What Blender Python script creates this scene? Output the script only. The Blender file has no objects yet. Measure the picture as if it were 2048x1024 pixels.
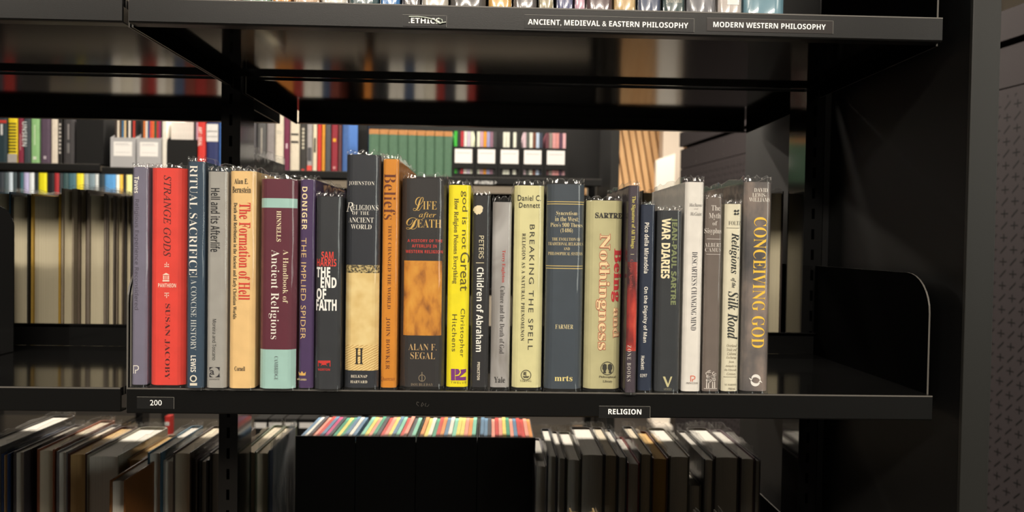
import bpy, bmesh, math, random
from mathutils import Vector, Matrix
random.seed(7)
SC = bpy.context.scene
COL = SC.collection

# ------------------------------------------------------------------ camera
EYE = 1.5                                   # eye height, metres
F = 1420.0                                  # focal length in pixels of the 2048 wide frame
CAM = Vector((0, -0.79, EYE))
YAW, PITCH, ROLL = math.radians(1.57), math.radians(1.10), 0.0157
fw = Vector((math.sin(YAW)*math.cos(PITCH), math.cos(YAW)*math.cos(PITCH), -math.sin(PITCH)))
r0 = Vector((math.cos(YAW), -math.sin(YAW), 0))
u0 = r0.cross(fw)
UP = u0*math.cos(ROLL) - r0*math.sin(ROLL)
RT = r0*math.cos(ROLL) + u0*math.sin(ROLL)
cd = bpy.data.cameras.new('camera'); cam = bpy.data.objects.new('camera', cd); COL.objects.link(cam)
cd.sensor_width = 36; cd.lens = 36*F/2048; cd.clip_start = 0.05; cd.clip_end = 60
M = Matrix((RT, UP, -fw)).transposed().to_4x4(); M.translation = CAM
cam.matrix_world = M
SC.camera = cam
cd.dof.use_dof = True; cd.dof.focus_distance = 0.80; cd.dof.aperture_fstop = 6.5

def at(px, py, Y):
    """the point of the plane y = Y seen at a pixel of the 2048 x 1024 frame"""
    d = fw*F + RT*(px-1024) + UP*(512-py)
    return CAM + d*((Y-CAM.y)/d.y)

# ------------------------------------------------------------------ world, exposure, lamps
SC.view_settings.view_transform = 'Standard'; SC.view_settings.look = 'None'
SC.view_settings.gamma = 1; SC.view_settings.use_curve_mapping = False
SC.view_settings.exposure = 0.0
W = bpy.data.worlds.new('world'); SC.world = W; W.use_nodes = True
W.node_tree.nodes['Background'].inputs[0].default_value = (1.0, 0.95, 0.88, 1)
W.node_tree.nodes['Background'].inputs[1].default_value = 0.23
SC.cycles.max_bounces = 8; SC.cycles.transparent_max_bounces = 24
SC.cycles.glossy_bounces = 4; SC.cycles.caustics_reflective = False; SC.cycles.caustics_refractive = False
SC.cycles.sample_clamp_indirect = 4

WARM = (1.0, 0.90, 0.77)
LAMPS = [  # x, y, z, size x, size y, watts
    (0.0, -2.1, 2.98, 2.6, 0.35, 152),
    (3.4, -2.45, 2.98, 2.4, 0.35, 60),
    (6.6, -2.45, 2.98, 2.4, 0.35, 60),
    (-3.0, -2.1, 2.98, 2.4, 0.35, 70),
    (-0.4, 2.15, 2.98, 3.2, 0.18, 190),
    (-0.4, 0.95, 2.98, 3.2, 0.18, 60),
    (1.2, 4.6, 2.98, 1.6, 0.3, 26),
    (-1.5, 3.45, 2.98, 2.4, 0.25, 50),
]
for (lx, ly, lz, sx, sy, wt) in LAMPS:
    ld = bpy.data.lights.new('ceiling_lamp_light', 'AREA'); ld.shape = 'RECTANGLE'
    ld.size, ld.size_y, ld.energy, ld.color = sx, sy, wt, WARM
    lo = bpy.data.objects.new('ceiling_lamp_light', ld); lo.location = (lx, ly, lz-0.03); COL.objects.link(lo)

# ------------------------------------------------------------------ materials
def lin(c):
    return tuple(((v/255)/12.92 if v/255 <= 0.04045 else ((v/255+0.055)/1.055)**2.4) for v in c)
MATS = {}
def mat(key, rgb=(128,128,128), rough=0.5, spec=0.5, emit=None, metal=0.0, coat=0.0):
    if key in MATS: return MATS[key]
    m = bpy.data.materials.new(key); m.use_nodes = True
    b = m.node_tree.nodes['Principled BSDF']
    b.inputs['Base Color'].default_value = (*lin(rgb), 1)
    b.inputs['Roughness'].default_value = rough
    b.inputs['Specular IOR Level'].default_value = spec
    b.inputs['Metallic'].default_value = metal
    b.inputs['Coat Weight'].default_value = coat
    if emit:
        b.inputs['Emission Color'].default_value = (*WARM, 1); b.inputs['Emission Strength'].default_value = emit
    MATS[key] = m
    return m
def cmat(rgb, rough=0.45):
    """cloth / printed paper: colour with a faint fibre grain"""
    key = 'paper_%d_%d_%d_%d' % (*rgb, int(rough*100))
    if key in MATS: return MATS[key]
    m = mat(key, rgb, rough, 0.35)
    nt = m.node_tree; b = nt.nodes['Principled BSDF']
    tc = nt.nodes.new('ShaderNodeTexCoord'); no = nt.nodes.new('ShaderNodeTexNoise'); no.inputs['Scale'].default_value = 60
    no.inputs['Detail'].default_value = 4
    mx = nt.nodes.new('ShaderNodeMixRGB'); mx.blend_type = 'MULTIPLY'; mx.inputs[0].default_value = 0.22
    mx.inputs[1].default_value = (*lin(rgb), 1)
    rp = nt.nodes.new('ShaderNodeValToRGB'); rp.color_ramp.elements[0].position = 0.35; rp.color_ramp.elements[1].position = 0.65
    rp.color_ramp.elements[0].color = (.6, .6, .6, 1)
    nt.links.new(tc.outputs['Object'], no.inputs['Vector']); nt.links.new(no.outputs['Fac'], rp.inputs[0])
    nt.links.new(rp.outputs[0], mx.inputs[2]); nt.links.new(mx.outputs[0], b.inputs['Base Color'])
    return m
def nodes_of(m): return m.node_tree.nodes, m.node_tree.links, m.node_tree.nodes['Principled BSDF']

def black_metal(key, v, rough, bump=0.0):
    m = mat(key, v, rough, 0.5)
    n, l, b = nodes_of(m)
    tc = n.new('ShaderNodeTexCoord'); no = n.new('ShaderNodeTexNoise'); no.inputs['Scale'].default_value = 900
    bp = n.new('ShaderNodeBump'); bp.inputs['Strength'].default_value = bump; bp.inputs['Distance'].default_value = 0.0005
    l.new(tc.outputs['Object'], no.inputs['Vector']); l.new(no.outputs['Fac'], bp.inputs['Height']); l.new(bp.outputs[0], b.inputs['Normal'])
    return m
METAL = black_metal('black_gloss_metal', (18, 18, 18), 0.10)
METAL.node_tree.nodes['Principled BSDF'].inputs['Specular IOR Level'].default_value = 1.0
RIM = black_metal('painted_edge_highlight', (92, 89, 84), 0.4)  # lighter colour painting the highlight along lip and bracket edges
BRK = black_metal('black_bracket_metal', (5, 5, 5), 0.6)
BRK.node_tree.nodes['Principled BSDF'].inputs['IOR'].default_value = 1.03
LIP = black_metal('black_satin_metal', (14, 14, 13.5), 0.34, 0.10)
LIP.node_tree.nodes['Principled BSDF'].inputs['Specular IOR Level'].default_value = 0.34
PANEL = black_metal('charcoal_panel', (30, 30, 28), 0.45, 0.05)
PANEL.node_tree.nodes['Principled BSDF'].inputs['Specular IOR Level'].default_value = 0.34
BOARD = black_metal('black_panel', (9, 9, 9), 0.5, 0.05)
BOARD.node_tree.nodes['Principled BSDF'].inputs['Specular IOR Level'].default_value = 0.3
SLOT = mat('slot_black', (2, 2, 2), 0.9, 0.0)
BLACKBOX = mat('black_board', (16, 16, 16), 0.6, 0.3)
GREYBOX = mat('grey_board', (176, 176, 178), 0.55)
CARD = mat('white_card', (245, 243, 240), 0.5)

def page_mat(key, rgb):
    if key in MATS: return MATS[key]
    m = mat(key, rgb, 0.8, 0.15)
    n, l, b = nodes_of(m)
    tc = n.new('ShaderNodeTexCoord'); mp = n.new('ShaderNodeMapping'); mp.inputs['Scale'].default_value = (1400, 2, 2)
    no = n.new('ShaderNodeTexNoise'); no.inputs['Scale'].default_value = 1; no.inputs['Detail'].default_value = 2
    mx = n.new('ShaderNodeMixRGB'); mx.inputs[1].default_value = (*[c*0.78 for c in lin(rgb)], 1); mx.inputs[2].default_value = (*lin(rgb), 1)
    l.new(tc.outputs['Object'], mp.inputs[0]); l.new(mp.outputs[0], no.inputs['Vector']); l.new(no.outputs['Fac'], mx.inputs[0]); l.new(mx.outputs[0], b.inputs['Base Color'])
    return m
PAGES = page_mat('pages_cream', (226, 214, 190)); PAGESW = page_mat('pages_white', (240, 236, 226))
BLACKPG = page_mat('pages_charcoal', (40, 38, 36)); PAGEST = page_mat('pages_tan', (214, 178, 122)); PAGEDIM = page_mat('pages_dimmed', (204, 194, 166)); PAGESG = page_mat('pages_grey', (205, 198, 186))  # far-side main level pages: colour darkened to stand for weaker light

def film_mat(key, haze=0.02, rough=0.07, bump=0.5, scale=22, tint=0.97):
    m = bpy.data.materials.new(key); m.use_nodes = True
    n, l = m.node_tree.nodes, m.node_tree.links; n.clear()
    out = n.new('ShaderNodeOutputMaterial'); tr = n.new('ShaderNodeBsdfTransparent'); tr.inputs[0].default_value = (tint, tint, tint, 1)
    gl = n.new('ShaderNodeBsdfGlossy'); gl.inputs['Roughness'].default_value = rough
    df = n.new('ShaderNodeBsdfDiffuse'); df.inputs[0].default_value = (.8, .8, .78, 1)
    lw = n.new('ShaderNodeLayerWeight')
    tc = n.new('ShaderNodeTexCoord'); mp = n.new('ShaderNodeMapping'); mp.inputs['Scale'].default_value = (1.0, 1.0, 0.28)
    no = n.new('ShaderNodeTexNoise'); no.inputs['Scale'].default_value = scale; no.inputs['Detail'].default_value = 2.5
    no.inputs['Distortion'].default_value = 0.8
    bp = n.new('ShaderNodeBump'); bp.inputs['Strength'].default_value = bump; bp.inputs['Distance'].default_value = 0.004
    l.new(tc.outputs['Object'], mp.inputs[0]); l.new(mp.outputs[0], no.inputs['Vector']); l.new(no.outputs['Fac'], bp.inputs['Height'])
    l.new(bp.outputs[0], gl.inputs['Normal'])
    m1 = n.new('ShaderNodeMixShader'); m1.inputs[0].default_value = haze
    m2 = n.new('ShaderNodeMixShader')
    l.new(tr.outputs[0], m1.inputs[1]); l.new(df.outputs[0], m1.inputs[2])
    pw_ = n.new('ShaderNodeMath'); pw_.operation = 'POWER'; pw_.inputs[1].default_value = 4.0
    ml = n.new('ShaderNodeMath'); ml.operation = 'MULTIPLY_ADD'; ml.inputs[1].default_value = 0.55; ml.inputs[2].default_value = 0.065
    l.new(lw.outputs['Facing'], pw_.inputs[0]); l.new(pw_.outputs[0], ml.inputs[0]); l.new(ml.outputs[0], m2.inputs[0])
    l.new(m1.outputs[0], m2.inputs[1]); l.new(gl.outputs[0], m2.inputs[2]); l.new(m2.outputs[0], out.inputs[0])
    MATS[key] = m
    return m
FILM = film_mat('clear_film')
FILMU = film_mat('clear_film_smooth', haze=.02, rough=.16, bump=.3, scale=16)
FILMW = film_mat('crumpled_film', haze=0.28, rough=0.15, bump=1.0, scale=55)
FEDGE = film_mat('film_cut_edge', haze=0.22, rough=0.22, bump=0.6, scale=120)

# ------------------------------------------------------------------ mesh helpers
class MB:
    def __init__(s): s.v = []; s.f = []; s.mi = []; s.m = 0
    def face(s, idx): s.f.append(tuple(idx)); s.mi.append(s.m)
    def box(s, x0, x1, y0, y1, z0, z1):
        n = len(s.v)
        s.v += [(x0,y0,z0),(x1,y0,z0),(x1,y1,z0),(x0,y1,z0),(x0,y0,z1),(x1,y0,z1),(x1,y1,z1),(x0,y1,z1)]
        for q in ((0,3,2,1),(4,5,6,7),(0,1,5,4),(1,2,6,5),(2,3,7,6),(3,0,4,7)): s.face([n+i for i in q])
        return s
    def prism(s, pts, axis, a, b):
        """extrude a polygon: axis 'x' pts=(y,z), 'y' pts=(x,z), 'z' pts=(x,y)"""
        n = len(s.v); k = len(pts)
        def mk(p, t): return {'x': (t,p[0],p[1]), 'y': (p[0],t,p[1]), 'z': (p[0],p[1],t)}[axis]
        s.v += [mk(p, a) for p in pts] + [mk(p, b) for p in pts]
        s.face(range(n+k-1, n-1, -1)); s.face(range(n+k, n+2*k))
        for i in range(k):
            j = (i+1) % k; s.face((n+i, n+j, n+k+j, n+k+i))
        return s
    def strip_solid(s, outer, inner, z0, z1):
        n = len(s.v); k = len(outer)
        for z in (z0, z1):
            s.v += [(p[0],p[1],z) for p in outer]; s.v += [(p[0],p[1],z) for p in inner]
        O0, I0, O1, I1 = n, n+k, n+2*k, n+3*k
        for i in range(k-1):
            s.face((O0+i, O0+i+1, O1+i+1, O1+i)); s.face((I0+i+1, I0+i, I1+i, I1+i+1))
            s.face((O1+i, O1+i+1, I1+i+1, I1+i)); s.face((O0+i+1, O0+i, I0+i, I0+i+1))
        s.face((O0, O1, I1, I0)); s.face((O0+k-1, I0+k-1, I1+k-1, O1+k-1))
        return s
    def grid(s, rows):
        n = len(s.v); w = len(rows[0])
        for r in rows: s.v += [tuple(p) for p in r]
        for j in range(len(rows)-1):
            for i in range(w-1):
                s.face((n+j*w+i, n+j*w+i+1, n+(j+1)*w+i+1, n+(j+1)*w+i))
        return s
    def tube(s, pts, r, seg=6):
        rings = []
        for i, p in enumerate(pts):
            p = Vector(p); d = Vector(pts[min(i+1, len(pts)-1)]) - Vector(pts[max(i-1, 0)])
            d.normalize(); a = d.orthogonal().normalized(); b = d.cross(a)
            rings.append([p + (a*math.cos(t)+b*math.sin(t))*r for t in [2*math.pi*k/seg for k in range(seg+1)]])
        return s.grid(rings)

def obj(name, mb, mats, parent=None, loc=None, smooth=False, bevel=0.0):
    me = bpy.data.meshes.new(name); me.from_pydata([tuple(v) for v in mb.v], [], mb.f)
    for m in (mats if isinstance(mats, (list, tuple)) else [mats]): me.materials.append(m)
    if any(mb.mi):
        me.polygons.foreach_set('material_index', mb.mi)
    bm = bmesh.new(); bm.from_mesh(me)
    bmesh.ops.recalc_face_normals(bm, faces=bm.faces)
    if bevel > 0:
        es = [e for e in bm.edges if len(e.link_faces) == 2 and e.calc_face_angle(0) > 0.9]
        bmesh.ops.bevel(bm, geom=es, offset=bevel, segments=2, profile=0.6, affect='EDGES', clamp_overlap=True)
    bm.to_mesh(me); bm.free()
    if smooth:
        for p in me.polygons: p.use_smooth = True
    o = bpy.data.objects.new(name, me); COL.objects.link(o)
    if parent: o.parent = parent
    if loc is not None: o.location = loc
    return o
def tag(o, label, cat, group=None, kind=None):
    if label: o['label'] = label
    if cat: o['category'] = cat
    if group: o['group'] = group
    if kind: o['kind'] = kind
    return o
def thing(name, label, cat, loc, rz=0, group=None):
    o = bpy.data.objects.new(name, None); COL.objects.link(o); o.location = loc; o.rotation_euler = (0, 0, rz)
    o.empty_display_size = 0.02
    return tag(o, label, cat, group)
ORD = ['leftmost','second','third','fourth','fifth','sixth','seventh','eighth','ninth','tenth','eleventh','twelfth','thirteenth',
       'fourteenth','fifteenth','sixteenth','seventeenth','eighteenth','nineteenth','twentieth','twenty-first','twenty-second',
       'twenty-third','twenty-fourth','twenty-fifth','twenty-sixth','twenty-seventh','twenty-eighth','twenty-ninth','thirtieth']
def nth(i, n=None):
    if i == 0: return 'leftmost'
    if n and i == n-1: return 'rightmost'
    return ORD[i] + ' from left'

# ------------------------------------------------------------------ lettering
STY = {'serifb': (0x1D400, 0x1D41A, 0), 'serif': (0x1D400, 0x1D41A, -0.012), 'ital': (0x1D434, 0x1D44E, 0), 'italb': (0x1D468, 0x1D482, 0),
       'script': (0x1D4D0, 0x1D4EA, -0.004), 'sans': (0x1D5A0, 0x1D5BA, 0), 'sansb': (0x1D5D4, 0x1D5EE, 0), 'bf': (None, None, 0),
       'heavy': (0x1D5D4, 0x1D5EE, 0.018), 'thin': (0x1D5A0, 0x1D5BA, -0.008)}
TCACHE = {}
def glyphs(s, style, space=1.0, off=None):
    key = (s, style, space, off)
    if key in TCACHE: return TCACHE[key]
    U, L, o = STY[style]; t = ''
    for ch in s:
        if U and 'A' <= ch <= 'Z': t += chr(U+ord(ch)-65)
        elif U and ch == 'h' and style == 'ital': t += '\u210e'
        elif U and 'a' <= ch <= 'z': t += chr(L+ord(ch)-97)
        elif style in ('serif','serifb') and '0' <= ch <= '9': t += chr(0x1D7CE+ord(ch)-48)
        else: t += ch
    c = bpy.data.curves.new('lettering_curve', 'FONT'); c.body = t; c.offset = o if off is None else off; c.resolution_u = 3
    c.space_character = space
    ob = bpy.data.objects.new('lettering_curve', c); COL.objects.link(ob)
    dg = bpy.context.evaluated_depsgraph_get(); dg.update()
    me = bpy.data.meshes.new_from_object(ob.evaluated_get(dg))
    vs = [(v.co.x, v.co.y) for v in me.vertices]; fs = [tuple(p.vertices) for p in me.polygons]
    bpy.data.objects.remove(ob); bpy.data.curves.remove(c); bpy.data.meshes.remove(me)
    x0 = min(v[0] for v in vs); x1 = max(v[0] for v in vs); y0 = min(v[1] for v in vs); y1 = max(v[1] for v in vs)
    vs = [((x-x0)/(x1-x0), (y-y0)/max(1e-6, y1-y0)) for x, y in vs]
    TCACHE[key] = (vs, fs)
    return TCACHE[key]
def drape(o, w, sf):
    bm = bmesh.new(); bm.from_mesh(o.data)
    y0 = {v: v.co.y-sf(v.co.x) for v in bm.verts}
    gap = min(y0.values())
    xs = [v.co.x for v in bm.verts]; a, b = min(xs), max(xs)
    for k in range(-11, 12):
        x = k*w/24
        if abs(k) >= 5 and a < x < b:
            bmesh.ops.bisect_plane(bm, geom=bm.verts[:]+bm.edges[:]+bm.faces[:], plane_co=(x, 0, 0), plane_no=(1, 0, 0), dist=1e-6)
    for v in bm.verts: v.co.y = sf(v.co.x)+gap
    bm.to_mesh(o.data); bm.free()
    return o
def lean(px): return 0.0157 + 1.18e-5*(px-1024)
def put_text(mb, s, style, box, Y, org, vert, surf, space=1.0, off=None):
    """add lettering to mb, box = pixel bounds in the photograph, on plane y=Y; coordinates local to org"""
    vs, fs = glyphs(s, style, space, off)
    x0, y0, x1, y1 = box; cx, cy = (x0+x1)/2, (y0+y1)/2; w, h = x1-x0, y1-y0
    if vert: w = max(w-lean(cx)*h, 0.62*w)
    else: h = max(h-0.0157*w, 0.7*h)
    c = at(cx, cy, Y) - Vector(org); k = (Y-CAM.y)/F
    n = len(mb.v)
    for u, v in vs:
        if vert: x = c.x + (v-.5)*w*k; z = c.z - (u-.5)*h*k
        else: x = c.x + (u-.5)*w*k; z = c.z + (v-.5)*h*k
        mb.v.append((x, surf(x)-0.00035, z))
    for f in fs: mb.face([n+i for i in f])

# ------------------------------------------------------------------ books
def shoulder(t): return (max(0.0, t-0.55)/0.45)**1.9
def profile(w, d, b, out=0.0, n=14, back=0.0):
    """U-shaped outline of a cover seen from above; spine at -y"""
    hw = w/2 + out; pts = [(-hw, d/2-back), (-hw, 0.0), (-hw, -d/2+b)]
    for i in range(n+1):
        t = -math.cos(math.pi*i/n); x = hw*t
        pts.append((x, -d/2 + b*shoulder(abs(t)) - out))
    pts += [(hw, -d/2+b), (hw, 0.0), (hw, d/2-back)]
    return pts
def spine_surf(w, d, b, out=0.0):
    def f(x):
        t = min(1.0, abs(x)/(w/2)); return -d/2 + b*shoulder(t) - out
    return f
def make_film(w, d, b, h, top, seed, out=0.0007, bottom=0.0, crumple=1.0, amp=1.0):
    rnd = random.Random(seed); pr = []
    base = profile(w, d, b, out, 18, back=0.012)
    for i in range(len(base)-1):                      # denser outline
        a, c = base[i], base[i+1]
        m = 6 if abs(a[1]-c[1]) > 0.03 else 1
        for q in range(m): pr.append((a[0]+(c[0]-a[0])*q/m, a[1]+(c[1]-a[1])*q/m))
    pr.append(base[-1])
    ph = [rnd.uniform(0, 6.28) for _ in range(8)]
    zs = [0, .003, .008, .016] + [.03+(h-.045)*i/8 for i in range(9)] + [h-.008, h-.003, h]
    for q in (0.35, 0.7, 1.0): zs.append(h+(top)*q)
    rows = []
    for j, z in enumerate(zs):
        r = []
        for i, (x, y) in enumerate(pr):
            s = i*0.9
            ed = math.exp(-(h-z)/0.02) if z < h else 1.0
            ed2 = math.exp(-z/0.006)
            dy = -(0.0006*amp)*abs(math.sin(s*0.7+ph[0]+z*60)*math.sin(z*31+ph[1]+s*.4))
            dx = 0
            zz = z + bottom
            if z > h:
                k = (z-h)/max(top, 1e-4)
                dy += crumple*k*(0.0016*math.sin(s*2.3+ph[2]) + 0.0008)
                dx = -x*0.03*k
                zz += crumple*k*(0.0016*math.sin(s*1.7+ph[3]) + 0.0010*math.sin(s*3.9+ph[4]))
            elif ed2 > 0.02:
                dy += -ed2*(0.0010+0.0010*math.sin(s*1.6+ph[5]))
            r.append((x+dx, y+(dy if y < -d/2+0.02 else 0), zz))
        rows.append(r)
    mb = MB(); mb.grid(rows)
    mb.m = 1                                           # the cut edges, top and bottom
    for row, sg in ((rows[-1], 1), (rows[0], -1)):
        hgt = 0.0009 if sg > 0 else 0.0012
        r1 = [(x, y-0.0002, z) for x, y, z in row]
        r2 = [(x*(1.0), y-0.0010*(1+.6*math.sin(i*1.3+ph[6])) if y < -d/2+.02 else y, z+(hgt if sg > 0 else 0.0004)) for i, (x, y, z) in enumerate(row)]
        mb.grid([r1, r2])
    return mb

BOOKN = [0]
def build_book(name, label, x0, x1, Yf, depth, z0, h, cover, pages, group, fore=False, film=None, board=0.0022, bulge=None, rise=0.0, concave=0.003, cat='book', inset=0.0035, filmmat=None, crumple=1.0, extra=None):
    """an Empty at the base; local -y is the spine; fore=True turns the page edges to the viewer"""
    BOOKN[0] += 1
    w = x1-x0; b = bulge if bulge is not None else min(0.0075, 0.16*w)
    t = thing(name, label, cat, ((x0+x1)/2, Yf+depth/2, z0), math.pi if fore else 0, group)
    tb = min(board, w*0.22)
    outer = profile(w, depth, b); inner = []
    wi = w-2*tb
    for i, (x, y) in enumerate(outer):
        inner.append((x*(wi/w), y if (i < 2 or i > len(outer)-3) else y+tb))
    mb = MB(); mb.strip_solid(outer, inner, rise, h)
    obj('cover', mb, cover if isinstance(cover, list) else [cover], t, smooth=False)
    # page block with a hollow fore edge
    pw = wi/2-0.0001; yb = depth/2-0.004; ya = -depth/2+b+tb+0.0004
    pts = [(-pw, ya), (pw, ya), (pw, yb)]
    for i in range(1, 8):
        u = i/8; pts.append((pw-2*pw*u, yb - concave*math.sin(math.pi*u)))
    pts.append((-pw, yb))
    pm = MB().prism(pts, 'z', rise+inset, h-inset)
    obj('page_block', pm, pages, t)
    if film is not None:
        fm = make_film(w, depth, b, h, film, BOOKN[0]*13+5, crumple=crumple)
        o = obj('plastic_jacket', fm, [filmmat or FILM, FEDGE], t, smooth=True)
    return t

exec_later = []
# ------------------------------------------------------------------ shelving levels (relative to the floor)
ZT, ZM, ZL = EYE+0.260, EYE-0.167, EYE-0.594        # upper, main and lower shelf tops
XA, XB = -0.4005, 0.5020                              # the main bay

# ================================================================== the room
def struct(name, mb, m, loc=None, **k):
    o = obj(name, mb, m, None, loc, **k); o['kind'] = 'structure'; return o
flo = mat('grey_carpet', (66, 63, 60), 0.95, 0.1)
struct('floor', MB().box(-5, 9.5, -3.4, 6.6, -0.05, 0), flo)
struct('ceiling', MB().box(-5, 9.5, -3.4, 6.6, 3.06, 3.12), mat('ceiling_paint', (232, 226, 214), 0.9, 0.1))
struct('wall_front', MB().box(-5, 9.5, -3.5, -3.4, 0, 3.06), mat('aisle_paint', (36, 35, 33), 0.8, 0.2))
struct('dark_reflection_panel', MB().box(-5, 0.6, -3.4, -3.36, 0, 1.85), mat('opposite_dark', (20, 20, 20), 0.6))  # added unseen dark panel, darkens the reflections in the shelf lips
wn = struct('glow_pane_1', MB().box(3.4, 6.4, -3.4, -3.385, 1.1, 2.75), mat('glow_pane_emitter', (240, 244, 240), 0.3))  # added unseen glowing pane, makes the stripe highlights on the spines
bb = MATS['glow_pane_emitter'].node_tree.nodes['Principled BSDF']; bb.inputs['Emission Color'].default_value = (0.93, 1.0, 0.95, 1); bb.inputs['Emission Strength'].default_value = 2.6
m = MB()
for xx in (3.36, 4.88, 6.4): m.box(xx, xx+.04, -3.4, -3.36, 1.05, 2.8)
m.box(3.4, 6.4, -3.4, -3.36, 1.05, 1.1); m.box(3.4, 6.4, -3.4, -3.36, 2.75, 2.8)
o = obj('glow_pane_frame', m, mat('glow_pane_frame_dark', (40, 40, 40), .5), wn)
struct('wall_left', MB().box(-5.1, -5, -3.4, 6.6, 0, 3.06), mat('aisle_paint', (120, 116, 110)))
struct('wall_back', MB().box(-5, 9.5, 6.5, 6.6, 0, 3.06), mat('rear_paint', (196, 184, 166), 0.8, 0.2))

# the perforated wall to the right, running back at a slight angle
WA, WS = 1.746, 0.137                                 # x = WA - WS*(distance)
def wallp(D): return Vector((WA-WS*D, D-0.79, 0))
p0, p1 = wallp(1.35), wallp(4.36)
wlen = (p1-p0).length; wang = math.atan2(p1.y-p0.y, p1.x-p0.x)
perf = mat('perforated_panel', (42, 38, 39), 0.7, 0.1)
n, l, b = nodes_of(perf)
def N(t, **k):
    o = n.new(t)
    for a, v in k.items(): setattr(o, a, v)
    return o
def MA(op, a, c=None):
    o = n.new('ShaderNodeMath'); o.operation = op
    for i, v in enumerate((a, c)):
        if v is None: continue
        if isinstance(v, (int, float)): o.inputs[i].default_value = v
        else: l.new(v, o.inputs[i])
    return o.outputs[0]
tc = N('ShaderNodeTexCoord'); sp = N('ShaderNodeSeparateXYZ'); l.new(tc.outputs['Object'], sp.inputs[0])
U = MA('DIVIDE', sp.outputs[0], 0.034); V = MA('DIVIDE', sp.outputs[2], 0.0345)
fu = MA('SUBTRACT', MA('FRACT', U), 0.5); fv = MA('SUBTRACT', MA('FRACT', V), 0.5)
par = MA('GREATER_THAN', MA('FRACT', MA('MULTIPLY', MA('ADD', MA('FLOOR', U), MA('FLOOR', V)), 0.5)), 0.25)
au, av = MA('ABSOLUTE', fu), MA('ABSOLUTE', fv)
plus = MA('MAXIMUM', MA('MULTIPLY', MA('LESS_THAN', au, 0.055), MA('LESS_THAN', av, 0.33)), MA('MULTIPLY', MA('LESS_THAN', av, 0.055), MA('LESS_THAN', au, 0.36)))
slash = MA('MULTIPLY', MA('LESS_THAN', MA('ABSOLUTE', MA('ADD', fu, fv)), 0.09), MA('LESS_THAN', au, 0.3))
pat = MA('ADD', MA('MULTIPLY', plus, par), MA('MULTIPLY', slash, MA('SUBTRACT', 1.0, par)))
pat = MA('MULTIPLY', pat, MA('LESS_THAN', sp.outputs[2], EYE+0.445))
mx = N('ShaderNodeMixRGB'); mx.inputs[1].default_value = (*lin((40, 36, 37)), 1); mx.inputs[2].default_value = (*lin((8, 7, 7)), 1)
l.new(pat, mx.inputs[0]); l.new(mx.outputs[0], b.inputs['Base Color'])
wm = MB(); wm.box(0, wlen, -0.04, 0, 0, EYE+0.468-0.004)
wm.box(0, wlen, -0.04, 0, EYE+0.468, EYE+0.585); wm.box(0, wlen, -0.04, 0.008, EYE+0.603, EYE+0.690)
wm.box(0, wlen, -0.06, -0.041, 0, EYE+0.690)
wm.m = 1
for s_ in (0.45, 0.95, 1.45, 1.95, 2.45, 2.8):
    for zz in (0.49, 0.555):
        wm.prism([(s_+0.006*math.cos(a), EYE+zz+0.006*math.sin(a)) for a in [k*math.pi/4 for k in range(8)]], 'y', -0.001, 0.0012)
wr = struct('wall_right', wm, [perf, mat('screw_dark', (40, 36, 36), 0.5)], (p0.x, p0.y, 0))
wr.rotation_euler = (0, 0, wang)

# timber slats and the pale pier at the back of the room
sl = MB(); sw, lean_ = 0.062, 0.18
wood = mat('pale_timber', (222, 178, 128), 0.6, 0.3)
n, l, b = nodes_of(wood)
tc = N('ShaderNodeTexCoord'); mp = N('ShaderNodeMapping'); mp.inputs['Scale'].default_value = (9, 9, 0.7)
no = N('ShaderNodeTexNoise'); no.inputs['Scale'].default_value = 3; rp = N('ShaderNodeValToRGB')
rp.color_ramp.elements[0].color = (*lin((212, 166, 116)), 1); rp.color_ramp.elements[1].color = (*lin((228, 186, 136)), 1)
rp.color_ramp.elements[0].position = .3; rp.color_ramp.elements[1].position = .7
l.new(tc.outputs['Object'], mp.inputs[0]); l.new(mp.outputs[0], no.inputs['Vector']); l.new(no.outputs['Fac'], rp.inputs[0]); l.new(rp.outputs[0], b.inputs['Base Color'])
for i in range(26):
    xb = 0.55+i*sw + 0.25
    d_ = 0.02*(i % 2)
    zt, zb = 2.9, 0.0
    s0, s1 = -lean_*(zt-EYE), -lean_*(zb-EYE)
    pts = [(xb+s1, zb), (xb+sw-0.016+s1, zb), (xb+sw-0.016+s0, zt), (xb+s0, zt)]
    sl.prism(pts, 'y', 5.70-0.012, 5.74)
sl.m = 1; sl.prism([(.82+lean_*EYE, 0), (.82+lean_*EYE+26*sw, 0), (.82+26*sw-lean_*1.4, 2.9), (.82-lean_*1.4, 2.9)], 'y', 5.745, 5.76)
struct('trim_1', sl, [wood, mat('timber_backing', (84, 54, 30), .8)])
bk = at(1360, 300, 5.45); ak = at(1326, 300, 5.45)
struct('wall_pier', MB().box(ak.x, bk.x+0.03, 5.45, 5.60, 0, 2.9), mat('pier_render', (214, 200, 184), 0.8, 0.1))
a_, b_ = at(1314, 340, 5.0), at(1351, 340, 5.0); tz = at(1330, 312, 5.0).z
t = thing('display_board', 'tall white freestanding board beside the pale timber slats at the back', 'board', ((a_.x+b_.x)/2, 5.05, 0))
hw = (b_.x-a_.x)/2
obj('face_panel', MB().prism([(-hw, 0.03), (hw, 0.03), (hw, tz+0.025), (-hw, tz-0.03)], 'y', -0.03, 0.03), mat('white_laminate', (240, 232, 220), 0.5), t)
obj('foot', MB().box(-hw*0.9, hw*0.9, -0.15, 0.15, 0, 0.029), mat('white_laminate'), t)

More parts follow.
